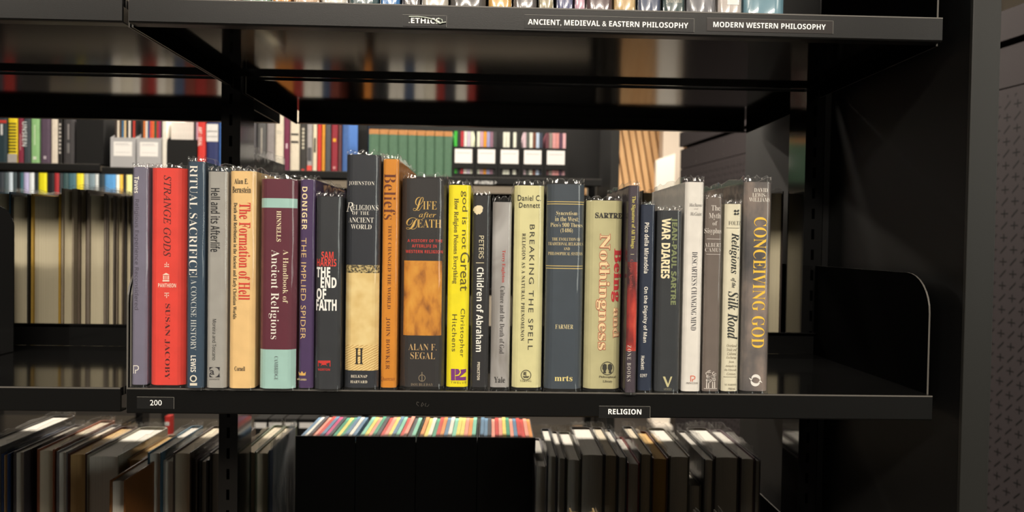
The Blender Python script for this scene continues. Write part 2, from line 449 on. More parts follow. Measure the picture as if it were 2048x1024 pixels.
# lamps as fittings
for i, (lx, ly, lz, sx, sy, wt) in enumerate(LAMPS):
    where = ['above the aisle in front of the books', 'along the front aisle to the right', 'at the right end of the front aisle', 'along the front aisle to the left',
             'above the facing shelf across the rear aisle', 'just behind the near shelving', 'in front of the timber slats', 'above the farthest aisle'][i]
    t = thing('ceiling_light', 'long white ceiling light ' + where, 'ceiling light', (lx, ly, lz), 0, 'ceiling lights')
    hx, hy = sx/2, sy/2
    fr_ = MB(); fr_.box(-hx-.02, hx+.02, -hy-.02, -hy, -.02, .08); fr_.box(-hx-.02, hx+.02, hy, hy+.02, -.02, .08)
    fr_.box(-hx-.02, -hx, -hy, hy, -.02, .08); fr_.box(hx, hx+.02, -hy, hy, -.02, .08)
    obj('frame', fr_, mat('lamp_frame', (220, 220, 220), 0.5), t)
    obj('diffuser', MB().box(-hx, hx, -hy, hy, 0.0, .01), mat('lamp_diffuser', (255, 255, 255), 0.5, 0.2, emit=4.0), t)

# ================================================================== the main shelving
def bracket_pts(yf, yr, zb, zt, r=0.045, flip=False):
    pts = [(yr, zb), (yf, zb), (yf, zt-r)]
    s = 1 if yr > yf else -1
    for k in range(1, 9):
        a = math.pi/2*k/8; pts.append((yf+s*r*(1-math.cos(a)), zt-r+r*math.sin(a)))
    pts.append((yr, zt))
    return pts
def make_shelf(label, x0, x1, z, yf, yr, lip=0.0265, front=True, stop=False, zb=None, plates=None, und=0.009):
    """tray shelf; yf is the outer lip, yr the inner edge (either may be the larger)"""
    s = 1 if yr > yf else -1
    t = thing('shelf', label, 'shelf', ((x0+x1)/2, min(yf, yr), z))
    ox, oy = (x0+x1)/2, min(yf, yr)
    hw = (x1-x0)/2; a, c = yf-oy, yr-oy
    def yb(m, xa, xb, ya, yb_, za, zb_): m.box(xa, xb, min(ya, yb_), max(ya, yb_), za, zb_)
    m = MB(); yb(m, -hw, hw, a+s*0.003, c, -und, 0)
    yb(m, -hw, hw, c-s*0.002, c, -und-0.006, -und)
    obj('deck', m, METAL, t)
    m = MB(); m.prism([(a, -lip+0.0015), (a, -0.0015), (a+s*0.0012, 0), (a+s*0.0035, 0), (a+s*0.0035, -lip), (a+s*0.0012, -lip)], 'x', -hw, hw)
    yb(m, -hw, hw, a+s*0.003, a+s*0.016, -lip-0.0002, -lip+0.0012)
    m.m = 1; yb(m, -hw, hw, a-s*0.0001, a+s*0.0016, -0.0012, 0.0002)  # pale strip painted as the highlight on the lip's top edge
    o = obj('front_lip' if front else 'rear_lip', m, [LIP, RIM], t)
    if plates:
        for sx in (-1, 1):
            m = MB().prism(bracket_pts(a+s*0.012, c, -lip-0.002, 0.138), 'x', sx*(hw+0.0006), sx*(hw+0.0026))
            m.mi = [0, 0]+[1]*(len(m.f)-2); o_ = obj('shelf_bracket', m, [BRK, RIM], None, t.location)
            tag(o_, 'black round-cornered bracket at the %s end of the %s' % ('left' if sx < 0 else 'right', plates), 'bracket', 'shelf end brackets')
    if stop:
        m = MB(); yb(m, -hw, hw, c-s*0.0015, c, 0.0002, 0.034); yb(m, -hw, hw, c-s*0.008, c-s*0.0015, 0.0325, 0.034)
        tag(obj('back_stop', m, METAL, None, t.location), 'low black back stop rail along the %s' % plates, 'rail')
    return t, o
YR = 0.302                                             # inner edge of the front shelves
YB0, YB1 = 0.375, 0.622                                # back shelves
up_shelf, up_lip = make_shelf('black steel shelf with philosophy labels, above the main row of books', XA, XB, ZT, 0, YR, plates='upper shelf above the main row')
main_shelf, main_lip = make_shelf('black steel shelf with religion label carrying the main row of books', XA, XB, ZM, 0, YR, plates='main book row', lip=0.028, stop=True)
make_shelf('black steel upper shelf of the left neighbouring bay, front side', -1.306, -0.4075, ZT, 0, YR, plates='left neighbouring upper shelf')
make_shelf('empty black steel shelf left of the main row of books', -1.306, -0.4075, ZM, 0, YR, plates='empty left shelf', stop=True)
make_shelf('lowest black front shelf below the main row, right bay', XA, XB, ZL, 0, YR, plates='lowest front shelf')
make_shelf('black upper shelf on the far side of the right bay', -0.384, 0.4985, ZT, YB1, YB0-0.05, plates='upper far-side shelf, right bay', lip=0.034, front=False)
make_shelf('black far-side shelf behind the main row of books', -0.384, 0.4985, ZM, YB1, YB0-0.05, plates='far-side shelf behind the main row', lip=0.034, front=False)
make_shelf('black far-side lower shelf holding the black files', -0.384, 0.4985, ZL, YB1, YB0-0.05, plates='shelf of black files', lip=0.034, front=False)
make_shelf('black upper shelf on the far side of the left bay', -1.306, -0.4215, ZT, YB1, YB0-0.05, plates='upper far-side shelf, left bay', lip=0.034, front=False)
make_shelf('black far-side shelf of the left bay with page edges showing', -1.306, -0.4215, ZM, YB1, YB0-0.05, plates='far-side shelf with page edges', lip=0.034, front=False)
make_shelf('black far-side lower shelf of the left bay', -1.306, -0.4215, ZL, YB1, YB0-0.05, plates='far-side lower left shelf', lip=0.034, front=False)

def post(x, label):
    t = thing('upright_post', label, 'shelf post', (x, 0.34, 0))
    m = MB().box(-0.0145, 0.0145, -0.031, 0.031, 0, 2.25)
    m.m = 1
    z = 0.2
    while z < 2.2:
        m.box(-0.0022, 0.0022, -0.0314, -0.0309, z, z+0.016); m.box(-0.0022, 0.0022, 0.0309, 0.0314, z, z+0.016); z += 0.032
    obj('column', m, [METAL, SLOT], t)
    obj('base_foot', MB().box(-0.0145, 0.0145, -0.33, 0.27, 0.0, 0.05), METAL, t, bevel=0.003)
    return t
post(-0.4025, 'slotted black steel upright between the two bays')
post(0.5005, 'slotted black steel upright beside the charcoal end panel')
post(-1.3075, 'slotted black steel upright at the outer left of the shelving')
tag(obj('backdrop', MB().box(-.4505, .4505, -.0015, .0015, 0.0005, .42), BOARD, None, ((XA+XB)/2, 0.305, ZT)), 'black sheet added to keep the back of the upper shelf dark', 'panel')  # added sheet, stands in for the darkness behind the upper books
t = thing('end_panel', 'tall charcoal end panel closing the right end of the shelves', 'panel', (0.541, 0.33, 0))
obj('board', MB().box(-0.015, 0.015, -0.342, 0.355, 0, 2.25), BOARD, t)
o = obj('edge_trim', MB().box(-0.016, 0.016, -0.347, -0.342, 0, 2.25), PANEL, t, bevel=0.001); o['label'] = 'grey front edge strip'
obj('fixing_strip', MB().box(-0.0245, -0.0152, -0.02, 0.04, 0.06, 2.25), BOARD, t)

# shelf labels
def lip_label(shelf, box, text, tbox, style='sansb', lab=None, shade=(30, 30, 30), extra=None):
    org = Vector(shelf.location)
    x0, y0, x1, y1 = box; c = at((x0+x1)/2, (y0+y1)/2, 0)-org; k = 0.79/F
    w = (x1-x0)*k/2; h = (y1-y0-0.0157*(x1-x0))*k/2
    m = MB().box(c.x-w, c.x+w, -0.0005, 0.0002, c.z-h, c.z+h)
    m.m = 1; e = 0.00035
    m.box(c.x-w, c.x+w, -0.0008, -0.0004, c.z+h-e, c.z+h); m.box(c.x+w-e, c.x+w, -0.0008, -0.0004, c.z-h, c.z+h)  # lighter strips paint a highlight on the tape's top and right edges
    o = obj('shelf_label', m, [mat('label_tape_%d' % shade[0], shade, 0.25, 0.5), mat('label_edge_highlight', (120, 118, 112), 0.35)], shelf)
    o['label'] = lab or 'black label strip with white lettering'
    m = MB(); put_text(m, text, style, tbox, -0.0005, org, False, lambda x: -0.0005)
    obj('lettering', m, mat('label_white', (250, 250, 248), 0.5), o)
    return o
def tb(x0, x1, cy, h=10.8):
    hh = (h+0.0157*(x1-x0))/2; return (x0, cy-hh, x1, cy+hh)
et = lip_label(up_shelf, (806, 30, 893, 54), '.ETHICS', tb(818, 879, 41.5))
pts = [at(px, py, -0.002)-Vector(up_shelf.location) for px, py in ((818,33),(835,33),(852,35),(868,39),(874,44),(880,47),(885,45),(884,39),(877,36),(871,40),(880,46),(892,44))]
obj('peeled_film', MB().tube(pts, 0.0005, 5), mat('film_white', (225, 235, 222), 0.3), et)
lip_label(up_shelf, (1049, 31, 1389, 63), 'ANCIENT, MEDIEVAL & EASTERN PHILOSOPHY', tb(1056, 1377, 48.3, 12.6))
lip_label(up_shelf, (1412, 37, 1668, 67), 'MODERN WESTERN PHILOSOPHY', tb(1425, 1653, 51.6), shade=(46, 42, 41))
lip_label(main_shelf, (275, 793, 348, 818), '200', tb(300.5, 323.5, 805.3))
lip_label(main_shelf, (1197, 811, 1301, 837), 'RELIGION', tb(1216, 1283, 823.3))
pts = [[(838,805),(834,804),(833,808),(837,812)],[(842,812),(845,805),(848,809),(843,813)],[(852,806),(850,812),(855,813),(858,809)]]
m = MB()
for p in pts: m.tube([at(a, b_, -0.0003)-Vector(main_shelf.location) for a, b_ in p], 0.00022, 4)
obj('scratch_marks', m, mat('scratch_grey', (96, 92, 86), 0.5), main_shelf)

# ================================================================== the main row
C = {'w': (244, 240, 230), 'gold': (214, 176, 96), 'cream': (240, 226, 190), 'dk': (44, 34, 34), 'blk': (24, 22, 22), 'red': (206, 52, 48)}
# id: label, top-left x, top-right x, bottom-left x, bottom-right x, film top y, book top y, bottom y, colour, bands, text, marks
MAIN = [
 dict(l='slim lavender-grey book in plastic, leftmost of the main row', x=(262,295,262,295), ft=329, bt=334, by=774, c=(122,118,138),
  t=[('Taves','sansb',(268,353,278,386),C['w'],1),('Religious Experience Reconsidered','sans',(267,400,278.5,618),(86,80,96),1)],
  k=[(C['w'],[('poly',[(266.5,730.5),(275,730.5),(278,733),(278,738),(275,741),(272,741),(272,747),(270.5,747),(270.5,739.5),(274.5,739.5),(276.4,737),(276.4,734),(274.5,732),(268.2,732),(268.2,747),(266.5,747)])])]),
 dict(l='thick scarlet red hardback titled Strange Gods in plastic', x=(297,371,298,369), ft=330, bt=336, by=775, c=(238,70,58),
  t=[('STRANGE GODS','ital',(327,352,342.5,512),(84,26,26),1),('SUSAN JACOBY','serif',(329,608,340.5,758),(74,24,26),1),('PANTHEON','sansb',(317,566.5,352,575),(250,224,205),0)],
  k=[((250,224,205),[('rect',325.5,560,339,563),('poly',[(325,550),(332.5,545.5),(340,550)]),('rect',326.5,551,328.5,559),('rect',330,551,331.5,559),('rect',333.5,551,335,559),('rect',336.5,551,338.5,559),
      ('rect',333,524,334.2,534),('rect',329,532.5,338.5,534),('poly',[(329,528),(332,528),(330.5,531)]),('poly',[(335.5,528),(338.5,528),(337,531)]),
      ('rect',333,586,334.2,596),('rect',329,585.5,338.5,587),('poly',[(329,592),(332,592),(330.5,589)]),('poly',[(335.5,592),(338.5,592),(337,589)])])]),
 dict(l='tall narrow navy blue book titled Ritual Sacrifice in plastic', x=(372,408,372,409), ft=316, bt=323, by=781, c=(50,72,92),
  t=[('RITUAL SACRIFICE','serif',(378,332,395.5,549),C['w'],1),('A CONCISE HISTORY','serif',(381.5,560,393.5,700),(206,210,208),1),('LEWIS','sansb',(381.5,711,392,744),C['w'],1)],
  k=[((232,226,208),[('ring',387,757,7,4.6),('rect',380,766,394.5,771)]),((232,226,208),[('rect',380,553,395,554)]),((30,36,44),[('disc',387,757,2.2)])]),
 dict(l='light grey book titled Hell and its Afterlife in plastic', x=(411,454,411,454), ft=335, bt=343, by=781, c=(168,166,160),
  t=[('Hell and its Afterlife','sansb',(421,377,440.5,503),(40,40,42),1,1.0,-.006),('Moreira and Toscano','sans',(424.5,638.5,433,720),(40,40,42),1),('ASHGATE','sans',(419,756.5,439,760),(90,86,84),0)],
  k=[((44,42,48),[('frame_a',419,734,440,754)])]),
 dict(l='cream book titled The Formation of Hell in red lettering', x=(456,508,456,512), ft=335, bt=342, by=782, c=(244,204,140),
  t=[('Alan E.','serifb',(469,357,496,368),C['blk'],0),('Bernstein','serifb',(464.5,373,501.5,386),C['blk'],0),('The Formation of Hell','serifb',(477,406.5,501.5,599),(214,62,50),1),
     ('Death and Retribution in the Ancient and Early Christian Worlds','serifb',(463.5,406.5,475,637),C['blk'],1),('Cornell','serifb',(469.5,732.5,490,742),(66,52,40),0)]),
 dict(l='thick maroon handbook with pale teal bands in plastic', x=(518,594,516,590), ft=351, bt=358, by=783, c=(98,36,54),
  bands=[((168,208,200),396.5,415.5,0),((168,208,200),699,782,0)],
  t=[('HINNELLS','serifb',(553,422,562.5,483),C['cream'],1),('A Handbook of','serif',(565.5,500,577,606),C['cream'],1),('Ancient Religions','serif',(537,500,559,678),C['w'],1),('CAMBRIDGE','serif',(548.5,712.5,556.5,760),(70,70,80),1)]),
 dict(l='slim purple book with gold lettering in plastic', x=(596,632,592,626), ft=354, bt=359, by=782, c=(74,52,96),
  t=[('DONIGER','sansb',(603.5,374,615,459),(244,226,178),1,1.15),('THE IMPLIED SPIDER','bf',(600.5,476.5,613,678),(224,190,132),1,1.1),('COLUMBIA','sansb',(594,757,613,761),(226,204,150),0)],
  k=[((222,176,96),[('poly',[(597,751),(596,743.5),(600.5,747),(604,742),(607.5,747),(612,743.5),(611,751)])])]),
 dict(l='dark charcoal book with stacked red and white block lettering', x=(630,683,627,681), ft=386, bt=393, by=785, c=(46,49,54),
  t=[('SAM','sansb',(643,503,667,518),(226,68,58),0),('HARRIS','sansb',(633,517.5,672.5,533),(226,68,58),0),('THE','heavy',(632,534,660.5,555),(250,250,246),0),('END','heavy',(641.5,554.5,673,576),(250,250,246),0),
     ('OF','heavy',(632,576.5,652.5,599),(250,250,246),0),('FAITH','heavy',(631,598.5,673,621.5),(250,250,246),0),('NORTON','sansb',(636,736.5,660,741.5),(206,52,48),0)],
  k=[((206,52,48),[('poly',[(635.5,721),(661,721),(661,733),(659.5,733),(659.5,725),(652,727.5),(655,732),(651,729.5),(648,730),(645,729.5),(641,732),(644,727.5),(637,725),(637,733),(635.5,733)])])]),
 dict(l='tallest dark book with a golden sand dune picture on spine', x=(689,761,686,757), ft=303, bt=309, by=782, c=(40,44,52), pic='sand',
  t=[('JOHNSTON','serif',(697,362,748.5,371.5),C['w'],0,1.15),('ELIGIONS','serif',(705,409.5,755.5,421),C['w'],0,1.1),('R','ital',(690,404.5,706.5,423),C['w'],0),('OF THE','serif',(705,422.5,738,430),C['w'],0,1.2),
     ('ANCIENT','serif',(697,434.5,747,445.5),C['w'],0),('WORLD','serif',(702,448.5,743,458.5),C['w'],0),('BELKNAP','serifb',(702,749.5,734.5,755.5),(236,226,206),0,1.1),('HARVARD','serifb',(701,760.5,734.5,766.5),(236,226,206),0,1.1),('H','serifb',(710,696,726.5,728.5),(40,36,30),0)]),
 dict(l='amber orange book with brown lettering titled Beliefs', x=(763,799,759,793), ft=311, bt=318, by=782, c=(222,142,40),
  t=[('Beliefs','serif',(767,347,792,439),(104,48,22),1),('THAT CHANGED THE WORLD','serif',(774.5,450.5,783.5,617.5),(112,58,26),1),('JOHN BOWKER','serif',(770.5,635,780.5,738.5),(112,58,26),1,1.1),('Quercus','ital',(761,753,789.5,763),(140,78,30),0)]),
 dict(l='thickest black book with a gold panel on its spine', x=(801,892,796,889), ft=349, bt=357, by=781, c=(44,42,43), pic='gold',
  t=[('L','script',(826.5,394,847,422),C['gold'],0),('IFE','serif',(846,402.5,873.5,419),C['gold'],0),('after','ital',(838,424,872,438),C['gold'],0),('D','script',(812,435,836,459),C['gold'],0),('EATH','serif',(835,438.5,882.5,455.5),C['gold'],0),
     ('A HISTORY OF THE','sansb',(815,478,884,485),(206,66,58),0,1.1),('AFTERLIFE IN','sansb',(824,488.5,873.5,495.5),(206,66,58),0,1.1),('WESTERN RELIGION','sansb',(811,499.5,885,507),(206,66,58),0,1.1),
     ('ALAN F.','serif',(817,687,873,701),(206,170,116),0),('SEGAL','serif',(821,704,870,718.5),(206,170,116),0),('DOUBLEDAY','serif',(822,766,866,772),(150,134,110),0,1.15)],
  k=[((150,134,110),[('ring',844,756,7,5.8),('rect',843.3,744,844.7,762)])]),
 dict(l='bright yellow book with purple mark at the foot of its spine', x=(893.5,942,889.5,937), ft=363, bt=370, by=780, c=(252,236,24),
  t=[('god is not','bf',(920,382,936,498),(92,84,26),1),('Great','bf',(920,504.5,939,582),(92,84,26),1),('How Religion Poisons Everything','serifb',(904,397,917.5,567),(96,86,30),1),
     ('Christopher','bf',(917.5,617,930,714.5),(96,88,28),1,1.1),('Hitchens','bf',(903.5,628.5,914,703),(96,88,28),1,1.1),('TWELVE','sans',(901.5,762.5,932.5,767),(120,110,40),0,1.3)],
  k=[((126,52,128),[('rect',902,737.5,910,760.5),('poly',[(911,737.5),(917,738),(920,743),(917,748.5),(911,750)]),('poly',[(921,739),(932,738),(932,744),(919,754),(932,753.5),(932,760.5),(911,760.5),(911,752),(918,751),(922,745)])])]),
 dict(l='narrow black book with a cream splash at its top', x=(944,981,938,977), ft=384, bt=391, by=780, c=(40,40,43),
  t=[('PETERS','sans',(957.5,471.5,968,517),(244,232,196),1),('Children of Abraham','sansb',(951.5,534.5,968,704),(250,248,240),1),('PRINCETON','sansb',(954,724,960,760),(236,226,206),1)],
  k=[((240,226,188),[('splash',956.5,419.5,10.5),('rect',952,525,968,526.2)])]),
 dict(l='short silvery grey marbled book beside the black narrow one', x=(982,1024,978.5,1020), ft=395, bt=404, by=781, c=(164,162,160), pic='marble',
  t=[('Terry Eagleton','serif',(1002,500,1011,565),(196,66,60),1,1.0,-0.004),('Culture and the Death of God','serif',(998.5,572,1010,707.5),(74,70,70),1,1.0,-0.006),('Yale','serifb',(988,753.5,1010,765.5),(44,42,42),0)]),
 dict(l='pale yellow book in plastic with a ship mark at the foot', x=(1026,1091,1021.5,1083), ft=363, bt=371, by=782, c=(228,222,166), pages2=1,
  t=[('Daniel C.','bf',(1035.5,390,1082,402),(40,38,34),0,1.1,.008),('Dennett','bf',(1038,405,1080,416),(40,38,34),0,1.1,.008),('BREAKING THE SPELL','bf',(1055.5,449,1069.5,700.5),(58,56,48),1,1.25),('RELIGION AS A NATURAL PHENOMENON','serifb',(1041,466.5,1051.5,682),(66,62,52),1,1.2),('VIKING','serif',(1040,759,1063,764),(90,86,66),0,1.1)],
  k=[((96,92,72),[('ring',1052,750,10.5,9),('poly',[(1045,752),(1059,752),(1056,756),(1048,756)]),('rect',1051.3,743,1052.5,752),('poly',[(1047,744),(1051,743.5),(1051,750),(1046.5,750)])])]),
 dict(l='wide slate blue book with double gold rules on spine', x=(1092,1171,1087.5,1164), ft=360, bt=368, by=786, c=(66,76,86),
  rules=[403.5,408,532,537],
  t=[('Syncretism','serif',(1112.5,422,1154.5,433),(242,226,172),0),('in the West:','serif',(1110,433,1157.5,443),(242,226,172),0),("Pico's 900 Theses",'serif',(1101,445,1166,454.5),(242,226,172),0),('(1486)','serif',(1121,456.5,1145.5,467),(242,226,172),0),
     ('THE EVOLUTION OF','serif',(1104,475,1161.5,482),(232,214,160),0),('TRADITIONAL RELIGIOUS','serif',(1096.5,484,1167.5,491.5),(232,214,160),0),('AND','serif',(1127,494.5,1139.5,500.5),(232,214,160),0),('PHILOSOPHICAL SYSTEMS','serif',(1096.5,503.5,1166,511),(232,214,160),0),
     ('FARMER','serif',(1110.5,648.5,1146.5,658),(242,226,172),0),('mrts','serifb',(1109,751,1145,762.5),(246,228,150),0)]),
 dict(l='pale khaki book with outlined red lettering in plastic', x=(1172,1249,1164.5,1239), ft=395, bt=401, by=786, c=(200,194,148),
  t=[('SARTRE','serifb',(1190,425,1246,437),(58,56,52),0,1.0,.02),('Nothingness','serifb',(1189.5,467,1221.5,701.5),(188,92,72),1,1.0,.03),('Nothingness','serifb',(1190.5,468,1220.5,700.5),(246,222,172),1,1.0,0.0),
     ('Being','serifb',(1222,497,1245,604),(200,52,58),1,1.0,.02),('and','serifb',(1225,615,1240.5,676),(196,110,86),1,1.0,.025),('and','serifb',(1226,616,1239.5,675),(240,206,160),1),('Philosophical','serifb',(1197.5,751,1232.5,757),(70,66,54),0),('Library','serifb',(1205.5,760,1224.5,766),(70,66,54),0)],
  k=[((60,60,52),[('ring',1214.5,736.5,13.5,12.3),('poly',[(1205,730),(1209,727),(1213,729),(1213.5,737),(1211,742),(1212,746),(1206,746),(1207,741),(1204.5,737)]),('poly',[(1224,730),(1220,727),(1216,729),(1215.5,737),(1218,742),(1217,746),(1223,746),(1222,741),(1224.5,737)])])]),
 dict(l='thin plum book with a red photograph wrapped around its spine', x=(1251.5,1281,1240.5,1271), ft=365, bt=371, by=789, c=(70,60,70), Y=-0.009, pic='redphoto',
  t=[('The Signature of All Things','serif',(1260.5,392,1271.5,497),(226,214,110),1,1.0,-.006),('Giorgio Agamben','serif',(1257,519,1266.5,580),(176,70,64),1),('ZONE BOOKS','serif',(1253.5,690,1262.5,763),(210,204,196),1,1.3)],
  k=[((214,206,160),[('rect',1261,508,1268,509)])]),
 dict(l='thin navy book with white lettering beside the plum one', x=(1282.5,1311,1273,1305), ft=405, bt=409, by=790, c=(36,48,70),
  t=[('Pico della Mirandola','sansb',(1287.5,445,1298.5,547),C['w'],1),('On the Dignity of Man','sansb',(1284,573,1296,685.5),C['w'],1),('Hackett','sansb',(1281.5,711.5,1289.5,739.5),C['w'],1),('0397','bf',(1280,747.5,1294,754.5),C['w'],0)]),
 dict(l='dark grey diaries book with heavy cream and olive lettering', x=(1313,1366,1307,1359), ft=414, bt=421, by=792, c=(50,54,58),
  t=[('WAR DIARIES','heavy',(1321.5,436.5,1341.5,557.5),(250,236,196),1),('JEAN-PAUL SARTRE','heavy',(1338,435,1355,610.5),(132,142,98),1),('VERSO','sans',(1327,776,1343,780.5),(150,146,120),0)],
  k=[((206,198,150),[('poly',[(1325.5,753),(1330,753),(1336,768),(1341,753),(1344.5,753),(1336.5,774),(1334,774)])])]),
 dict(l='white spined philosophy book in plastic with small orange mark', x=(1371,1410,1361.5,1402), ft=355, bt=364, by=792, c=(240,236,228),
  t=[('Machamer','ital',(1378,406,1406,413.5),(60,56,54),0),('and','ital',(1388,416,1396,419),(110,104,100),0),('McGuire','ital',(1380,424,1404,431.5),(60,56,54),0),("DESCARTES'S CHANGING MIND",'serif',(1381,503,1395.5,661.5),(58,58,66),1),('PRINCETON','serif',(1372,764,1396,768.5),(96,84,80),0)],
  k=[((222,116,88),[('poly',[(1380.5,751),(1387,751),(1390.5,753),(1390.5,757.5),(1387,759.5),(1385.5,759.5),(1385.5,763),(1383.8,763),(1383.8,758),(1387,758),(1388.8,756.5),(1388.8,754),(1387,752.5),(1382.2,752.5),(1382.2,763),(1380.5,763)])])]),
 dict(l='taupe book with a white tree drawing at its foot', x=(1412,1447,1403,1439), ft=390, bt=395, by=792, c=(116,105,98), rulesw=[478,508.5],
  t=[('The','serif',(1422.5,410.5,1440.5,421.5),(226,220,212),0,1.0,-.008),('Myth','serif',(1417.5,426,1441.5,440),(226,220,212),0,1.0,-.008),('of','serif',(1425,442,1434.5,451),(226,220,212),0),('Sisyphus','serif',(1410,456,1444.5,470),(226,220,212),0,1.0,-.008),('ALBERT','serif',(1410,485.5,1443.5,494),(226,220,212),0,1.1),('CAMUS','serif',(1411,495.5,1443,504),(226,220,212),0,1.1)],
  k=[((222,214,206),[('tree',1421,760)])]),
 dict(l='ivory book with script lettering, squeezed beside the taupe one', x=(1450,1485,1441.5,1477), ft=402, bt=408, by=792, c=(232,226,200), rulesk=[456,754],
  t=[('FOLTZ','serif',(1457,442,1482.5,450.5),(62,62,58),0),('Religions','italb',(1457,465,1479.5,548),(46,50,48),1),('of the','italb',(1461,556,1472,576),(60,62,60),1),('Silk Road','italb',(1454,582,1478,679),(46,50,48),1),
     ('Overland','ital',(1453,688,1474,694),(110,98,78),0),('Trade and','ital',(1453,696,1474,702),(110,98,78),0),('Cultural','ital',(1454,704,1473,710),(110,98,78),0),('Exchange','ital',(1452,712,1473.5,718.5),(110,98,78),0),('from','ital',(1457,721,1468,727),(110,98,78),0),('Antiquity to','ital',(1450,729,1473,735.5),(110,98,78),0),('the Fifteenth','ital',(1448.5,737,1473,743),(110,98,78),0),('Century','ital',(1453,745,1471.5,751.5),(110,98,78),0),
     ("ST. MARTIN'S",'serif',(1449,767,1473,771.5),(92,84,68),0),('PRESS','serif',(1456,775,1470,780),(92,84,68),0)],
  k=[((40,44,44),[('poly',[(1467,422),(1470,419),(1473,422),(1476,419),(1479,421),(1476,424),(1473,422.6),(1470,424.5)]),('poly',[(1467,428),(1470,425),(1473,428),(1476,425),(1479,427),(1476,430),(1473,428.6),(1470,430.5)])])]),
 dict(l='smoky cloud-patterned book with yellow lettering, rightmost of main row', x=(1491,1548,1479,1536), ft=355, bt=364, by=792, c=(102,98,96), pic='cloud',
  t=[('DAVID','serif',(1508,376,1536,384.5),C['w'],0),('LEWIS-','serif',(1504.5,386,1532.5,394.5),C['w'],0),('WILLIAMS','serif',(1498,395,1541.5,404),C['w'],0),('CONCEIVING GOD','serif',(1502,433,1534,697.5),(250,204,72),1,1.0,-.006)],
  k=[((244,242,236),[('swirl',1511,760.5,12.5)])]),
]
def pic_mat(kind):
    m = mat('picture_'+kind, (200, 170, 110), 0.5, 0.3); n, l, b = nodes_of(m)
    tc = n.new('ShaderNodeTexCoord'); mp = n.new('ShaderNodeMapping'); no = n.new('ShaderNodeTexNoise'); rp = n.new('ShaderNodeValToRGB')
    l.new(tc.outputs['Object'], mp.inputs[0]); l.new(mp.outputs[0], no.inputs['Vector'])
    def ramp(cs):
        e = rp.color_ramp.elements
        while len(e) < len(cs): e.new(0.5)
        for i, (p, c) in enumerate(cs): e[i].position = p; e[i].color = (*lin(c), 1)
    if kind == 'marble':
        mp.inputs['Scale'].default_value = (22, 22, 9); no.inputs['Scale'].default_value = 1; no.inputs['Distortion'].default_value = 1.4
        ramp([(.35, (142, 138, 134)), (.5, (170, 168, 166)), (.65, (184, 182, 180))])
    elif kind == 'cloud':
        mp.inputs['Scale'].default_value = (26, 26, 15); no.inputs['Scale'].default_value = 1; no.inputs['Detail'].default_value = 5
        ramp([(.3, (62, 62, 66)), (.48, (104, 98, 96)), (.62, (150, 134, 124)), (.75, (188, 164, 148))])
    elif kind == 'redphoto':
        mp.inputs['Scale'].default_value = (60, 60, 22); no.inputs['Scale'].default_value = 1; no.inputs['Detail'].default_value = 4
        ramp([(.36, (60, 24, 28)), (.5, (150, 40, 36)), (.6, (196, 62, 48)), (.75, (222, 120, 90))])
    elif kind == 'gold':
        mp.inputs['Scale'].default_value = (75, 75, 40); mp.inputs['Rotation'].default_value = (0, .6, 0); no.inputs['Scale'].default_value = 1; no.inputs['Detail'].default_value = 6; no.inputs['Distortion'].default_value = .2
        ramp([(.28, (84, 54, 28)), (.40, (176, 110, 38)), (.52, (212, 142, 48)), (.7, (226, 162, 62))])
    elif kind == 'sandtop':
        no.inputs['Scale'].default_value = 420; ramp([(.4, (70, 64, 48)), (.55, (176, 156, 104)), (.7, (226, 208, 150))])
    elif kind == 'sand':
        no.inputs['Scale'].default_value = 60; ramp([(.3, (222, 190, 122)), (.6, (236, 210, 146)), (.8, (242, 222, 160))])
    elif kind == 'ripple':
        n.remove(no); wv = n.new('ShaderNodeTexWave'); wv.inputs['Scale'].default_value = 130; wv.inputs['Distortion'].default_value = 3.0; wv.inputs['Detail Scale'].default_value = 1.5
        mp.inputs['Rotation'].default_value = (0, math.radians(-62), 0)
        l.new(mp.outputs[0], wv.inputs['Vector']); ramp([(.05, (196, 154, 86)), (.3, (230, 198, 128)), (.8, (240, 214, 150))]); l.new(wv.outputs['Fac'], rp.inputs[0])
    if kind != 'ripple': l.new(no.outputs['Fac'], rp.inputs[0])
    l.new(rp.outputs[0], b.inputs['Base Color'])
    return m

